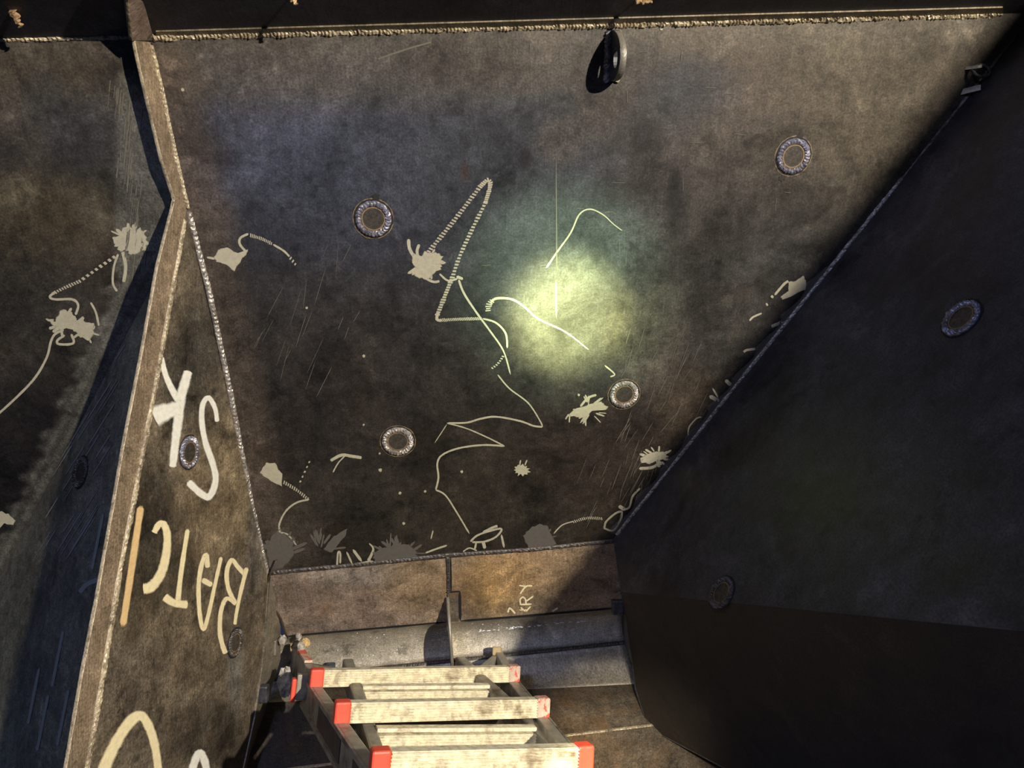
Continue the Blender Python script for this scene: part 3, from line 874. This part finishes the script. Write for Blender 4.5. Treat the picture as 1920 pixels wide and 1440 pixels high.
# ------------------------------------------------------------------ lifting lug
c = on(M_, 1142, 104); n, e1, e2 = frame(M_)
t_ = (on(M_, 1141, 152) - on(M_, 1145, 56)); half = t_.length / 2; t_.normalize(); c = (on(M_, 1141, 152) + on(M_, 1145, 56)) / 2
lug = empty('lifting_lug', c, 'half-round steel lifting lug with a hole, welded upright near the top of the back wall', 'lug')
sd = n.cross(t_).normalized()
if sd.x < 0: sd = -sd
K = 22; H = 0.088; th = 0.013; hole_c = (0.003, 0.050); hr = 0.016
outer = []
for i in range(K + 1):
    a = math.pi * i / K
    outer.append((-math.cos(a) * half, H * (math.sin(a) ** 0.85 if math.sin(a) > 0 else 0)))
outer.append((half * 0.5, -0.002)); outer.append((0, -0.002)); outer.append((-half * 0.5, -0.002))
m = len(outer)
hole = []
for (x, y) in outer:
    a = math.atan2(y - hole_c[1], x - hole_c[0]); hole.append((hole_c[0] + math.cos(a) * hr * 1.25, hole_c[1] + math.sin(a) * hr))
vs = []
for s_ in (0, 1):
    for ring_ in (outer, hole):
        for (x, y) in ring_:
            vs.append(c + t_ * x + n * y + sd * (th * (s_ - 0.0)))
fs = []
for i in range(m):
    j = (i + 1) % m
    fs += [(i, j, m + j, m + i), (2 * m + j, 2 * m + i, 3 * m + i, 3 * m + j), (j, i, 2 * m + i, 2 * m + j), (m + i, m + j, 3 * m + j, 3 * m + i)]
add('lug_plate', vs, fs, 'lug', lug)
bead('weld_bead', [c - t_ * half + sd * -0.003, c + t_ * half + sd * -0.003], (n - sd).normalized(), 0.018, 0.010, 'weldb', lug, seed=31, lump=0.4)
bead('weld_bead', [c - t_ * half + sd * (th + .003), c + t_ * half + sd * (th + .003)], (n + sd).normalized(), 0.014, 0.008, 'weldt', lug, seed=32, lump=0.4)
# rim highlight: the lamp-lit edge painted as a brighter strip
rim = [c + t_ * x * 1.004 + n * (y + 0.0005) + sd * th * 0.5 for x, y in outer[2:K - 1]]
bead('bright_rim', rim, n, th * 0.95, 0.001, 'fin', lug, ripple=0.05, step=0.01, seed=33)

# small bracket on the right corner
q0 = on(M_, 1832, 132)
br = empty('bent_bracket', q0, 'small torn bracket stub at the upper right corner weld', 'bracket')
ringp = [q0 + (e1 * math.cos(a) * 0.020 + e2 * math.sin(a) * 0.012) + n * (0.014 + 0.010 * math.sin(a)) for a in [2 * math.pi * i / 14 for i in range(15)]]
tube('loop', ringp, 0.0035, 'welddk', br)
beam('prong', q0 + Vector((-.03, .004, .0)), q0 + Vector((-.012, -.004, .03)), Vector((0, .003, 0)), Vector((.003, 0, .002)), 'rock', br)
beam('tab', on(M_, 1805, 172), on(M_, 1818, 163) + n * 0.03, Vector((0, .006, 0)), Vector((.003, 0, .002)), 'rock', br)

# ------------------------------------------------------------------ torn stubs on the upper wall
def stub(pa, pb, rr0, seed, label):
    rnd = random.Random(seed)
    a = cp(*pa, depth(U_, *pa) - 0.004); b = cp(*pb, depth(U_, *pb) - 0.030)
    t = (b - a).normalized(); x = t.cross(Vector((0, 0, 1))).normalized(); y = t.cross(x)
    vs, fs = [], []; k = 9; nsg = 7
    for i in range(k):
        q = i / (k - 1); rr = rr0 * (1.25 - 0.7 * q) * rnd.uniform(.7, 1.2)
        c = a.lerp(b, q) + x * rnd.uniform(-.3, .3) * rr0
        for j in range(nsg):
            an = 2 * math.pi * j / nsg
            k2 = rr * rnd.uniform(.6, 1.2)
            vs.append(c + x * math.cos(an) * k2 + y * math.sin(an) * k2 * 0.7)
    for i in range(k - 1):
        for j in range(nsg):
            j2 = (j + 1) % nsg
            fs.append((i * nsg + j, i * nsg + j2, (i + 1) * nsg + j2, (i + 1) * nsg + j))
    fs += [tuple(range(nsg)), tuple((k - 1) * nsg + j for j in range(nsg - 1, -1, -1))]
    return tag(add('torn_stub', vs, fs, 'slag'), label, 'weld stub', 'torn weld stubs on the upper wall')
stub((22, 20), (40, 50), 0.0075, 41, 'rusty torn weld stub on the dark upper wall at the far left')
stub((545, -8), (556, 8), 0.006, 42, 'rusty torn weld stub at the top edge, right of the divider plate')
stub((1192, 3), (1222, 5), 0.005, 43, 'ragged tan weld stub on the upper wall above the lug')

# ------------------------------------------------------------------ marks on the back wall
def D1(): return Decal(M_)
dk = D1()
dk.ticks([(800, 476), (850, 415), (900, 350)], 8, 3.4, 6.2).ticks([(900, 350), (915, 337), (919, 348), (910, 380)], 8, 3.2, 4)
dk.ticks([(910, 380), (885, 430), (862, 480), (848, 520)], 7, 3.6, 6.4).ticks([(848, 520), (832, 560), (820, 590)], 8, 3.6, 5)
dk.stroke([(822, 584), (819, 598), (828, 601)], 6, .2).ticks([(828, 600), (865, 598), (905, 597)], 6, 2.2, 3.4, .6)
dk.stroke([(905, 597), (930, 605), (948, 625), (951, 652)], 4, .3)
dk.stroke([(824, 513), (840, 526), (858, 522)], 4, .2).stroke([(856, 518), (868, 523)], 6, .2)
dk.stroke([(860, 524), (870, 550), (895, 588), (920, 622), (944, 658), (957, 702)], 5, .3, w2=3)
dk.ticks([(943, 668), (933, 682), (920, 692)], 4, 2.5, 5)
dk.ticks([(915, 582), (917, 570), (925, 562)], 10, 2.2, 4).stroke([(920, 566), (932, 559), (960, 561), (984, 576), (1010, 598), (1060, 622), (1103, 655)], 6, .3, w2=2)
dk.build('grinder_zigzag', 'chalk', wall_back, 'pale beaded zigzag grinder line')
ds = D1(); ds.frill(800, 497, 24, 26, 5)
ds.poly([(772, 488), (776, 476), (790, 480), (798, 470), (812, 474), (824, 474), (832, 480), (826, 494), (828, 505), (815, 512), (800, 524), (786, 522), (776, 512), (780, 502)], 3, 3)
ds.stroke([(766, 448), (768, 466), (778, 484)], 7, .2).stroke([(786, 458), (782, 470), (784, 482)], 6, .2).stroke([(795, 520), (812, 528), (824, 527)], 5, .2)
ds.build('primer_patch', 'chalk', wall_back, 'ragged cream primer patch')
ds = D1(); ds.poly([(400, 482), (409, 468), (426, 463), (447, 474), (466, 467), (462, 478), (455, 483), (440, 509), (424, 496), (406, 491)], 2, 3)
ds.stroke([(388, 482), (404, 485)], 5, .3).stroke([(462, 472), (450, 458), (451, 446), (466, 438)], 5, .2)
ds.ticks([(470, 441), (492, 448), (512, 458)], 6, 2, 3.5).stroke([(512, 458), (532, 470), (543, 481)], 4.5, .3).ticks([(545, 484), (556, 498)], 5, 3, 7)
ds.build('primer_patch', 'chalk', wall_back, 'cream primer patch with a curled tail near the left corner')
ds = D1(); ds.stroke([(1024, 502), (1046, 470), (1070, 436), (1086, 402), (1106, 392), (1130, 402), (1150, 420), (1166, 432)], 4, .3, w2=2)
ds.build('grinder_mark', 'chalk2', wall_back)
ds = D1(); ds.stroke([(1042, 270), (1044, 520)], 2, .5, w2=4).stroke([(1042, 520), (1043, 600)], 4, .5)
ds.build('scratch', 'faint', wall_back)
ds = D1()
ds.stroke([(933, 702), (955, 728), (990, 755), (1012, 788), (1017, 800)], 3, .3).stroke([(1017, 800), (1000, 798), (975, 789), (930, 781), (900, 785), (875, 792), (838, 793)], 4, .3)
ds.stroke([(838, 793), (872, 802), (910, 818), (946, 836)], 3, .3).stroke([(946, 836), (905, 834), (860, 840), (830, 852), (820, 868), (822, 895), (817, 918)], 4, .3)
ds.stroke([(817, 918), (835, 928), (855, 958), (880, 1000)], 3.5, .3).stroke([(838, 795), (815, 830)], 2, .3)
ds.build('grinder_zigzag', 'chalk2', wall_back, 'thin dull zigzag line low on the plate')
ds = D1()
ds.poly([(1064, 778), (1080, 765), (1105, 757), (1128, 752), (1133, 758), (1141, 762), (1136, 768), (1110, 770), (1098, 782), (1080, 782)], 2, 3)
ds.frill(1105, 768, 26, 18, 3)
ds.stroke([(1088, 762), (1102, 746), (1118, 740)], 5, .3).stroke([(1060, 786), (1066, 776)], 3, .3).stroke([(1068, 780), (1067, 792)], 3, .3)
ds.stroke([(1134, 685), (1152, 701), (1144, 706)], 3, .2)
ds.build('primer_patch', 'chalk2', wall_back, 'feathery primer smear beside the plug weld')
ds = D1(); ds.poly([(487, 886), (496, 872), (500, 866), (516, 867), (522, 880), (530, 888), (529, 912), (514, 905), (496, 894)], 1.5, 3)
ds.ticks([(533, 904), (556, 918), (578, 936)], 6, 2.4, 4.5).stroke([(580, 936), (556, 942), (536, 958), (524, 982), (525, 998)], 4, .3)
ds.stroke([(526, 998), (540, 1002), (556, 1022)], 3, .3).ticks([(580, 866), (562, 905)], 3, 4, 10)
ds.build('primer_patch', 'chalk', wall_back, 'pale square primer patch with a beaded tail at lower left')
ds = D1(); ds.stroke([(619, 864), (640, 853), (660, 855), (679, 858)], 7, .4).stroke([(648, 853), (634, 868), (624, 886)], 3, .4)
ds.splat(978, 881, 13, 11, .25, 1.15, .8).stroke([(974, 874), (976, 862)], 3, .3).stroke([(984, 872), (988, 862)], 3, .3)
for x, y, r in ((713, 881, 3.5), (750, 924, 3), (797, 921, 2.5), (757, 981, 3), (575, 577, 2.5), (682, 667, 3), (712, 850, 2), (343, 168, 3.5), (866, 884, 3), (1085, 740, 2.5), (1240, 55, 2.5), (682, 796, 2)):
    ds.splat(x, y, r, 6, .2)
ds.build('paint_spot', 'chalk2', wall_back, 'small pale paint spots')
# grey ground patches and spurs along the bottom seam
ds = D1()
ds.poly([(700, 1056), (698, 1038), (720, 1026), (748, 1017), (768, 1020), (786, 1044)], 3, 5)
ds.poly([(980, 1004), (994, 990), (1012, 981), (1028, 986), (1044, 1020), (1012, 1028), (990, 1028)], 2, 4)
ds.poly([(525, 985), (545, 1010), (552, 1040), (530, 1066), (506, 1068), (500, 1030), (508, 1005)], 3, 4)
ds.poly([(606, 1030), (625, 1005), (652, 990), (648, 1005), (622, 1036)], 2, 4)
ds.frill(742, 1044, 34, 22, 4, True).frill(1012, 1018, 28, 7, 4, True).frill(530, 1040, 34, 16, 5, True).frill(600, 1034, 34, 9, 5, True)
ds.build('ground_patch', 'greyp', wall_back, 'grey ground patches above the lower seam')
ds = D1()
ds.stroke([(632, 1060), (634, 1036), (638, 1037), (638, 1056)], 4, .2).stroke([(660, 1056), (650, 1034)], 4, .2).stroke([(678, 1052), (662, 1030)], 6, .2)
ds.stroke([(690, 1052), (700, 1030), (692, 1018)], 7, .2, w2=2).stroke([(665, 1058), (700, 1052)], 6, .3)
ds.stroke([(882, 1015), (894, 1004), (915, 996), (940, 991), (930, 1006), (908, 1015), (885, 1016)], 4, .2).stroke([(905, 998), (925, 988), (933, 986)], 5, .2)
ds.stroke([(893, 1016), (890, 1030)], 4, .2).stroke([(906, 1016), (909, 1028)], 7, .2).stroke([(940, 1002), (945, 1026)], 5, .3)
ds.stroke([(868, 1034), (880, 1027), (894, 1032)], 3, .2).stroke([(798, 1036), (820, 1028), (838, 1022)], 4, .3)
ds.stroke([(808, 1010), (812, 994)], 3, .3)
ds.ticks([(1075, 978), (1100, 971), (1130, 972)], 5, 1.8, 3.6).stroke([(1038, 1000), (1054, 984), (1075, 977)], 2.5, .3)
ds.stroke([(1133, 992), (1136, 978), (1154, 962), (1166, 958)], 4, .2).stroke([(1133, 990), (1150, 994), (1164, 972), (1166, 958)], 4, .2)
ds.build('paint_spur', 'chalk', wall_back, 'pale spurs and loops of paint above the lower seam')
# wiped paint strip along the right corner
ds = D1()
def seamx(y): return 1152 + (1010 - y) * (788 / 986.0)
prev = None
ys = list(range(500, 1001, 10))
outl = [(seamx(y) - 4, y) for y in ys]
inn = [(seamx(y) - 12 - 7 * (1 + math.sin(y * .11)) * (0.4 + 0.6 * random.random()), y) for y in ys]
for k in range(len(ys) - 1):
    a = ds.v(*outl[k], 1); b = ds.v(*outl[k + 1], 1); c2 = ds.v(*inn[k + 1], .6); e = ds.v(*inn[k], .6)
    ds.f.append((a, b, c2, e))
ds.build('paint_strip', 'greyp', wall_back, 'grey wiped paint along the right corner weld')
ds = D1()
ds.poly([(1478, 528), (1492, 526), (1506, 516), (1511, 525), (1510, 543), (1490, 552), (1466, 562), (1463, 556), (1478, 545)], 1.5, 3)
ds.stroke([(1478, 527), (1470, 532), (1452, 553)], 5, .15).stroke([(1449, 554), (1446, 558)], 6, .2).stroke([(1436, 568), (1439, 573)], 4, .2).stroke([(1405, 601), (1412, 594), (1428, 587)], 4, .3)
ds.poly([(1202, 868), (1200, 858), (1222, 848), (1244, 846), (1255, 856), (1238, 862), (1222, 868)], 2, 3)
ds.frill(1230, 858, 20, 14, 4)
ds.stroke([(1198, 878), (1222, 876), (1240, 866)], 6, .2).stroke([(1330, 742), (1348, 752)], 8, .2).stroke([(1336, 728), (1346, 745)], 4, .2).stroke([(1360, 712), (1370, 722)], 8, .2)
ds.stroke([(1394, 660), (1400, 656), (1416, 654)], 5, .2).stroke([(1290, 816), (1292, 800), (1306, 784), (1316, 782)], 3, .2)
ds.stroke([(1170, 955), (1180, 950), (1186, 930), (1200, 915)], 4, .2).stroke([(1160, 948), (1172, 956)], 8, .2)
ds.stroke([(1446, 612), (1460, 606), (1472, 600)], 7, .3)
ds.build('paint_spur', 'chalk', wall_back, 'pale paint spurs beside the right corner weld')
# fine scratches
ds = D1(); rnd = random.Random(5)
for x0, y0, x1, y1, cnt, ln in ((1180, 600, 1330, 960, 60, 70), (480, 440, 700, 700, 22, 80), (860, 60, 1500, 500, 26, 30), (1100, 840, 1240, 980, 24, 60)):
    for _ in range(cnt):
        x = rnd.uniform(x0, x1); y = rnd.uniform(y0, y1); L = rnd.uniform(.3, 1) * ln
        a = math.radians(rnd.gauss(113, 7)) if x0 != 860 else math.radians(rnd.choice((0, 90)) + rnd.gauss(0, 4))
        ds.stroke([(x, y), (x + math.cos(a) * L, y + math.sin(a) * L)], rnd.uniform(0.7, 1.3), .3)
ds.stroke([(705, 112), (760, 93), (812, 78)], 5, .5)
ds.build('scratch', 'faint', wall_back, 'fine pale scratches')

# marks on the far left plate
dl = Decal(M_)
dl.ticks([(214, 482), (185, 502), (150, 527)], 6, 5, 10).ticks([(150, 527), (120, 540), (100, 550)], 6, 3, 5)
dl.stroke([(104, 547), (94, 556), (104, 561), (136, 561), (147, 572), (142, 590)], 5, .2)
dl.poly([(94, 603), (104, 602), (112, 582), (124, 580), (132, 588), (142, 592), (144, 606), (156, 592), (162, 604), (176, 606), (178, 624), (168, 640), (152, 632), (148, 618), (128, 616), (112, 618), (104, 612)], 3, 3)
dl.stroke([(120, 618), (104, 626), (96, 640), (88, 670), (66, 708), (30, 746), (-10, 782)], 5, .2)
dl.stroke([(122, 628), (108, 638), (112, 645), (138, 643), (134, 626)], 5, .2)
dl.frill(118, 604, 22, 22, 5).frill(160, 620, 18, 16, 5)
dl.build('grinder_mark', 'chalk', wall_farleft, 'cream splat with trailing lines on the far left plate')
dl = Decal(M_)
dl.poly([(212, 448), (228, 440), (234, 425), (242, 418), (252, 432), (264, 425), (272, 440), (280, 455), (268, 470), (250, 476), (236, 472), (224, 470), (218, 460)], 4, 3)
dl.stroke([(222, 476), (214, 500), (212, 530), (220, 546)], 5, .3).stroke([(170, 566), (180, 585), (186, 612)], 5, .4)
dl.stroke([(230, 470), (236, 500), (232, 530)], 8, .4)
dl.poly([(0, 958), (16, 962), (30, 976), (26, 984), (8, 980), (0, 990)], 2, 3)
dl.frill(245, 450, 26, 22, 6)
dl.build('primer_patch', 'chalk', wall_farleft, 'cream primer patch by the divider plate')
ds = Decal(M_); rnd = random.Random(9)
for _ in range(60):
    y = rnd.uniform(140, 470); x = 235 + (y - 200) * .08 + rnd.gauss(0, 12)
    L = rnd.uniform(20, 80); ds.stroke([(x, y), (x - L * .1, y + L)], rnd.uniform(1.2, 4), .5)
ds.build('scratch', 'faint', wall_farleft, 'pale grinding streaks')
ds = Decal(C_); 
for _ in range(36):
    y = rnd.uniform(640, 1000); x = 225 - (y - 640) * .25 + rnd.uniform(-45, 40)
    L = rnd.uniform(40, 120); ds.stroke([(x, y), (x - L * .5, y + L * .8)], rnd.uniform(1.2, 3), .5)
for x, y in ((195, 960), (75, 1250), (130, 1290), (92, 1300), (120, 1180)):
    ds.stroke([(x, y), (x - 12, y + 60), (x - 22, y + 110)], 7, .5)
ds.stroke([(150, 1112), (165, 1095), (192, 1085)], 12, .5)
ds.build('scratch', 'scuff', wall_outer, 'long pale scuffs')

# ------------------------------------------------------------------ spray-painted letters on the left slope
def letter(strokes, mat='cream', label=None, name='painted_letter'):
    d = Decal(B_, 0.0016)
    for s in strokes:
        d.stroke(s[0], s[1] * 1.3, 0.5, w2=(s[2] * 1.25 if len(s) > 2 else None))
    return d.build(name, mat, wall_left, label)
letter([([(301, 668), (308, 700), (320, 728), (334, 752)], 9, 13), ([(352, 694), (344, 722), (335, 752)], 14, 20), ([(338, 742), (331, 800), (326, 840), (322, 878)], 18, 13),
        ([(286, 782), (310, 772), (338, 764)], 36, 24)], 'white', 'white spray-painted letter K')
letter([([(406, 792), (402, 766), (390, 746), (379, 758), (377, 790), (384, 830), (397, 868), (403, 900), (392, 930), (376, 926), (350, 902)], 8, 14)], 'white', 'cream spray-painted letter S')
letter([([(263, 946), (252, 1020), (243, 1080), (228, 1178)], 12, 13)], 'orange', 'orange-cream sprayed bar after the letter C')
letter([([(287, 1000), (296, 984), (306, 984), (312, 1004), (310, 1040), (300, 1076), (282, 1100), (266, 1104)], 10, 20)], 'cream', 'cream spray-painted letter C')
letter([([(351, 990), (343, 1040), (336, 1090), (331, 1140)], 8, 10), ([(306, 1118), (324, 1130), (352, 1134)], 14, 14)], 'cream', 'cream spray-painted letter T')
letter([([(388, 1066), (385, 1040), (376, 1062), (371, 1100), (373, 1150), (380, 1180), (390, 1150), (402, 1095), (414, 1042)], 9, 7), ([(376, 1086), (398, 1098)], 10)], 'cream', 'cream spray-painted letter A')
letter([([(462, 1062), (450, 1110), (442, 1150), (439, 1172)], 8, 6), ([(458, 1078), (444, 1062), (433, 1050), (424, 1072), (427, 1104), (442, 1134)], 8), ([(442, 1134), (424, 1122), (413, 1146), (411, 1184), (416, 1210), (422, 1226)], 7, 10)], 'cream', 'cream spray-painted letter B')
letter([([(186, 1462), (204, 1416), (228, 1372), (250, 1346), (266, 1344), (280, 1368), (290, 1404), (296, 1450)], 22, 15)], 'cream', 'large cream sprayed arch at the bottom of the slope')
letter([([(356, 1452), (366, 1422), (374, 1412), (382, 1426), (388, 1454)], 14)], 'white', 'white sprayed arch tip at the bottom of the slope')

# chalk letters on the rusty plate
d = Decal(N_, 0.0014)
for s, w in (([(973, 1097), (986, 1099)], 2.6), ([(998, 1098), (986, 1099), (975, 1113)], 2.8), ([(974, 1133), (997, 1132)], 2.6),
             ([(976, 1132), (975, 1124), (980, 1119), (985, 1123), (986, 1132)], 2.6), ([(986, 1127), (1000, 1117)], 2.6),
             ([(976, 1138), (985, 1146)], 2.4), ([(995, 1136), (986, 1146)], 2.4), ([(974, 1143), (990, 1143)], 2), ([(952, 1148), (955, 1140), (960, 1143), (966, 1150)], 3),
             ([(1035, 1146), (1046, 1139)], 3)):
    d.stroke(s, w * 1.3, .25)
d.build('chalk_lettering', 'cream', lower, 'thin chalk letters RY written sideways')

# ------------------------------------------------------------------ fin plate across the trough
f0 = on(N_, 839, 1118) + nN * 0.004; f1 = cp(848, 1248, 2.03)
b0 = on(N_, 840, 1160); b1 = cp(847, 1210, 2.22); b2 = cp(848, 1256, 2.17)
root = empty('fin_plate', f1, 'thin upright steel fin plate standing edge-on across the trough behind the ladder', 'plate')
sx = Vector((0.0035, 0, 0)); pl = [f0, f1, b2, b1, b0]
# keep the blade in one plane that faces sideways
vs = [p - sx for p in pl] + [p + sx for p in pl]
add('blade', vs, [(4, 3, 2, 1, 0), (5, 6, 7, 8, 9)] + [(k, (k + 1) % 5, 5 + (k + 1) % 5, 5 + k) for k in range(5)], 'fin', root)
tube('round_edge', [f0, f0.lerp(f1, .5), f1], 0.0048, 'fin', root, label='bright rounded front edge')

# ------------------------------------------------------------------ ladder
LL = lambda t: cp(594, 1271, 1.82).lerp(cp(712, 1430, 1.22), t)
RR = lambda t: cp(962, 1263, 2.02).lerp(cp(1093, 1418, 1.38), t)
sdir = (LL(1) - LL(0) + RR(1) - RR(0)).normalized()
xdir = (RR(0) - LL(0)).normalized()
ndir = xdir.cross(sdir); ndir = ndir if ndir.y > 0 else -ndir      # front of the ladder, up in the picture
ndir = (ndir - sdir * ndir.dot(sdir)).normalized()
ladder = empty('ladder', cp(742, 1235, 2.15), 'dusty folding aluminium ladder with ribbed rungs and red end caps standing in the trough', 'ladder')
HW, HD = 0.013, 0.036

def rung(a, b, wid, thk, name='rung', ribs=7, up=None, lab=None):
    """ribbed tread bar between a and b: profile with grooves on the faces"""
    x = (b - a).normalized(); u = up if up is not None else sdir
    u = (u - x * u.dot(x)).normalized(); nn = x.cross(u); nn = nn if nn.y > 0 else -nn
    prof = []
    k = ribs * 4
    for i in range(k + 1):
        t = i / k; hgt = 0.0032 * (1 if (i % 4) in (1, 2) else 0)
        prof.append((-wid / 2 + wid * t, thk / 2 + hgt))
    prof += [(wid / 2, -thk / 2), (-wid / 2, -thk / 2)]
    m = len(prof)
    vs = [p + nn * y + u * z for p in (a, b) for y, z in prof]
    fs = [tuple(range(m)), tuple(range(2 * m - 1, m - 1, -1))] + [(k2, m + k2, m + (k2 + 1) % m, (k2 + 1) % m) for k2 in range(m)]
    return add(name, vs, fs, 'tread', ladder, label=lab)

down = -ndir
for fn, nm, sgn in ((LL, 'left', -1), (RR, 'right', 1)):
    a, b = fn(-0.16), fn(1.75)
    wx = (b - a).normalized().cross(ndir).normalized(); wx = wx if wx.x > 0 else -wx
    off = down * (HD + 0.017)
    st = beam('stile', a + off, b + off, wx * HW, ndir * HD, 'stile', ladder, bev=0.003)
    # raised flanges along the outer web
    for q in (-1, 1):
        beam('flange', a + off + wx * sgn * (HW + .002) + ndir * q * (HD - .005), b + off + wx * sgn * (HW + .002) + ndir * q * (HD - .005), wx * .0022, ndir * .005, 'stile', st)
for i, t in enumerate((0.0, 0.5, 1.0, 1.5)):
    a, b = LL(t), RR(t)
    rung(a + xdir * 0.014, b - xdir * 0.014, 0.040, 0.026)
    for p, rt in ((a, False), (b, True)):
        mt = 'redworn' if (rt and i < 2) else 'red'
        beam('end_cap', p - sdir * 0.016, p + sdir * 0.0175, xdir * 0.0165, ndir * 0.0225, mt, ladder, bev=0.004)
wl = (LL(1) - LL(0)).normalized().cross(ndir).normalized(); wl = wl if wl.x > 0 else -wl
for ta, tb, mt in ((0.22, 0.62, 'sticker'), (0.80, 0.98, 'sticker'), (1.02, 1.30, 'redworn')):
    oo = down * (HD + 0.017) - wl * (HW + .0012)
    beam('sticker', LL(ta) + oo, LL(tb) + oo, wl * .0006, ndir * .022, mt, ladder, label='dark sticker on the outer stile face')
# flared feet
fl, frp = cp(556, 1222, 2.10), cp(932, 1232, 2.15)
ll0, rr0 = LL(-0.02), RR(-0.02)
s1_ = beam('foot_bar', ll0 + down * .03, fl + down * .02, xdir * 0.012, ndir * 0.034, 'stile', ladder, bev=0.003)
s2_ = beam('foot_bar', rr0 + down * .022, frp + Vector((0.004, 0, 0)), xdir * 0.012, ndir * 0.016, 'stile', ladder, bev=0.003)
beam('foot_brace', rr0 + xdir * -0.11 + down * 0.01, frp + Vector((-0.004, -0.002, 0.01)), xdir * 0.009, ndir * 0.012, 'stile', ladder, bev=0.002)
beam('foot_brace', ll0 + xdir * 0.15 + down * 0.01, fl.lerp(ll0, .55) + down * 0.005, sdir * 0.011, ndir * 0.010, 'stile', ladder, bev=0.002)
beam('rubber_foot', fl + Vector((0, -.004, 0)), fl + Vector((-.004, 0.018, -.012)), xdir * 0.0145, Vector((0, .007, .012)), 'tan', ladder, bev=0.004)
beam('rubber_foot', frp + Vector((0, -.002, 0)), frp + Vector((0, 0.026, -.012)), xdir * 0.0145, Vector((0, .004, .012)), 'tan', ladder, bev=0.004)
beam('hinge_tag', fl.lerp(ll0, .22) + ndir * 0.016, fl.lerp(ll0, .62) + ndir * 0.012, xdir * 0.010, ndir * 0.003, 'redworn', ladder, label='faded red sticker on the foot bar')
# red lock knob on the outer side
kn = LL(-0.08) + down * 0.03 - xdir * 0.045
beam('lock_knob', kn + ndir * 0.02, kn - ndir * 0.035, xdir * 0.006, sdir * 0.014, 'red', ladder, bev=0.004, label='dark red lock lever')
beam('lock_bracket', kn + xdir * 0.006, kn + xdir * 0.035, ndir * 0.030, sdir * 0.012, 'stile', ladder, bev=0.003)
# inner section
IL = lambda t: cp(652, 1254, 2.03).lerp(cp(708, 1440, 1.42), t)
IR = lambda t: cp(864, 1250, 2.10).lerp(cp(1062, 1434, 1.52), t)
idir = (IL(1) - IL(0) + IR(1) - IR(0)).normalized()
for fn in (IL, IR):
    beam('inner_rail', fn(-0.02), fn(1.7), xdir * 0.015, ndir * 0.024, 'stile', ladder, bev=0.005)
for t in (0.37, 0.80, 1.25):
    a, b = IL(t) + down * .006, IR(t) + down * .006
    rung(a, b, 0.046, 0.026, 'inner_rung', ribs=8, up=idir)
    beam('rung_lip', a + ndir * 0.031 + xdir * .012, b + ndir * 0.031 - xdir * .012, idir * 0.010, ndir * 0.004, 'tread', ladder)

# ------------------------------------------------------------------ small things in the left corner
cb = [(520, 1045, 0), (506, 1075, 0), (500, 1100, .0), (512, 1130, 0), (528, 1155, 0), (536, 1180, 0), (540, 1190, 0)]
tag(tube('thin_cable', [on(N_, x, y) + nN * 0.012 for x, y, _ in cb], 0.0028, 'cable'), 'thin brown cable drooping down the left corner of the rusty plates', 'cable')
t1 = cp(514, 1213, 2.04)
o = beam('steel_tab', t1 + Vector((0, .020, 0)), t1 + Vector((0, -.020, 0)), Vector((0.008, 0, 0)), Vector((0, 0, .012)), 'fin', None, bev=0.002)
tag(o, 'small bright steel tab on the lower left facet above the rubble', 'tab', 'steel tabs beside the trough')
t2 = cp(492, 1300, depth(B_, 485, 1300) + .01)
o = beam('steel_tab', t2 + Vector((0, .022, 0)), t2 + Vector((0, -.022, 0)), Vector((0.016, 0, 0)), Vector((0, 0, .012)), 'lug', None, bev=0.004)
tag(o, 'dark steel tab on the edge left of the ladder foot', 'tab', 'steel tabs beside the trough')
t3 = cp(1158, 1138, 2.06)
o = beam('steel_tab', t3 + Vector((0, .020, 0)), t3 + Vector((0, -.020, 0)), Vector((0.016, 0, 0)), Vector((0, 0, .012)), 'lug', None, bev=0.004)
tag(o, 'shaded steel tab at the right end of the trough', 'tab', 'steel tabs beside the trough')

GG = 'rubble in the left end of the trough'
for i, (x, y, dd, r, mt, lab) in enumerate((
        (573, 1205, 2.07, .013, 'rocky', 'yellow chunk of rubble beside the tan ladder foot, the most golden one'),
        (564, 1212, 2.06, .013, 'rock', 'white chunk of rubble between the ladder foot and the yellow chunk'),
        (566, 1228, 2.06, .010, 'rock', 'grey pebble just below the white chunk beside the ladder foot'),
        (574, 1236, 2.06, .009, 'rock', 'small grey pebble lowest in the pile right of the ladder foot'),
        (560, 1194, 2.08, .010, 'rock', 'dark pebble at the top of the pile against the rusty plate'),
        (530, 1200, 2.04, .012, 'rock', 'crumbly grey pebble left of the ladder foot at the corner'))):
    rock('rubble_chunk', cp(x, y, dd), r, mt, 60 + i, lab, GG)
rock('rubble_lump', cp(536, 1278, 1.98), .030, 'rock', 77, 'crumpled grey lump wedged left of the red lock lever', None, (0.75, 1.3, .6))
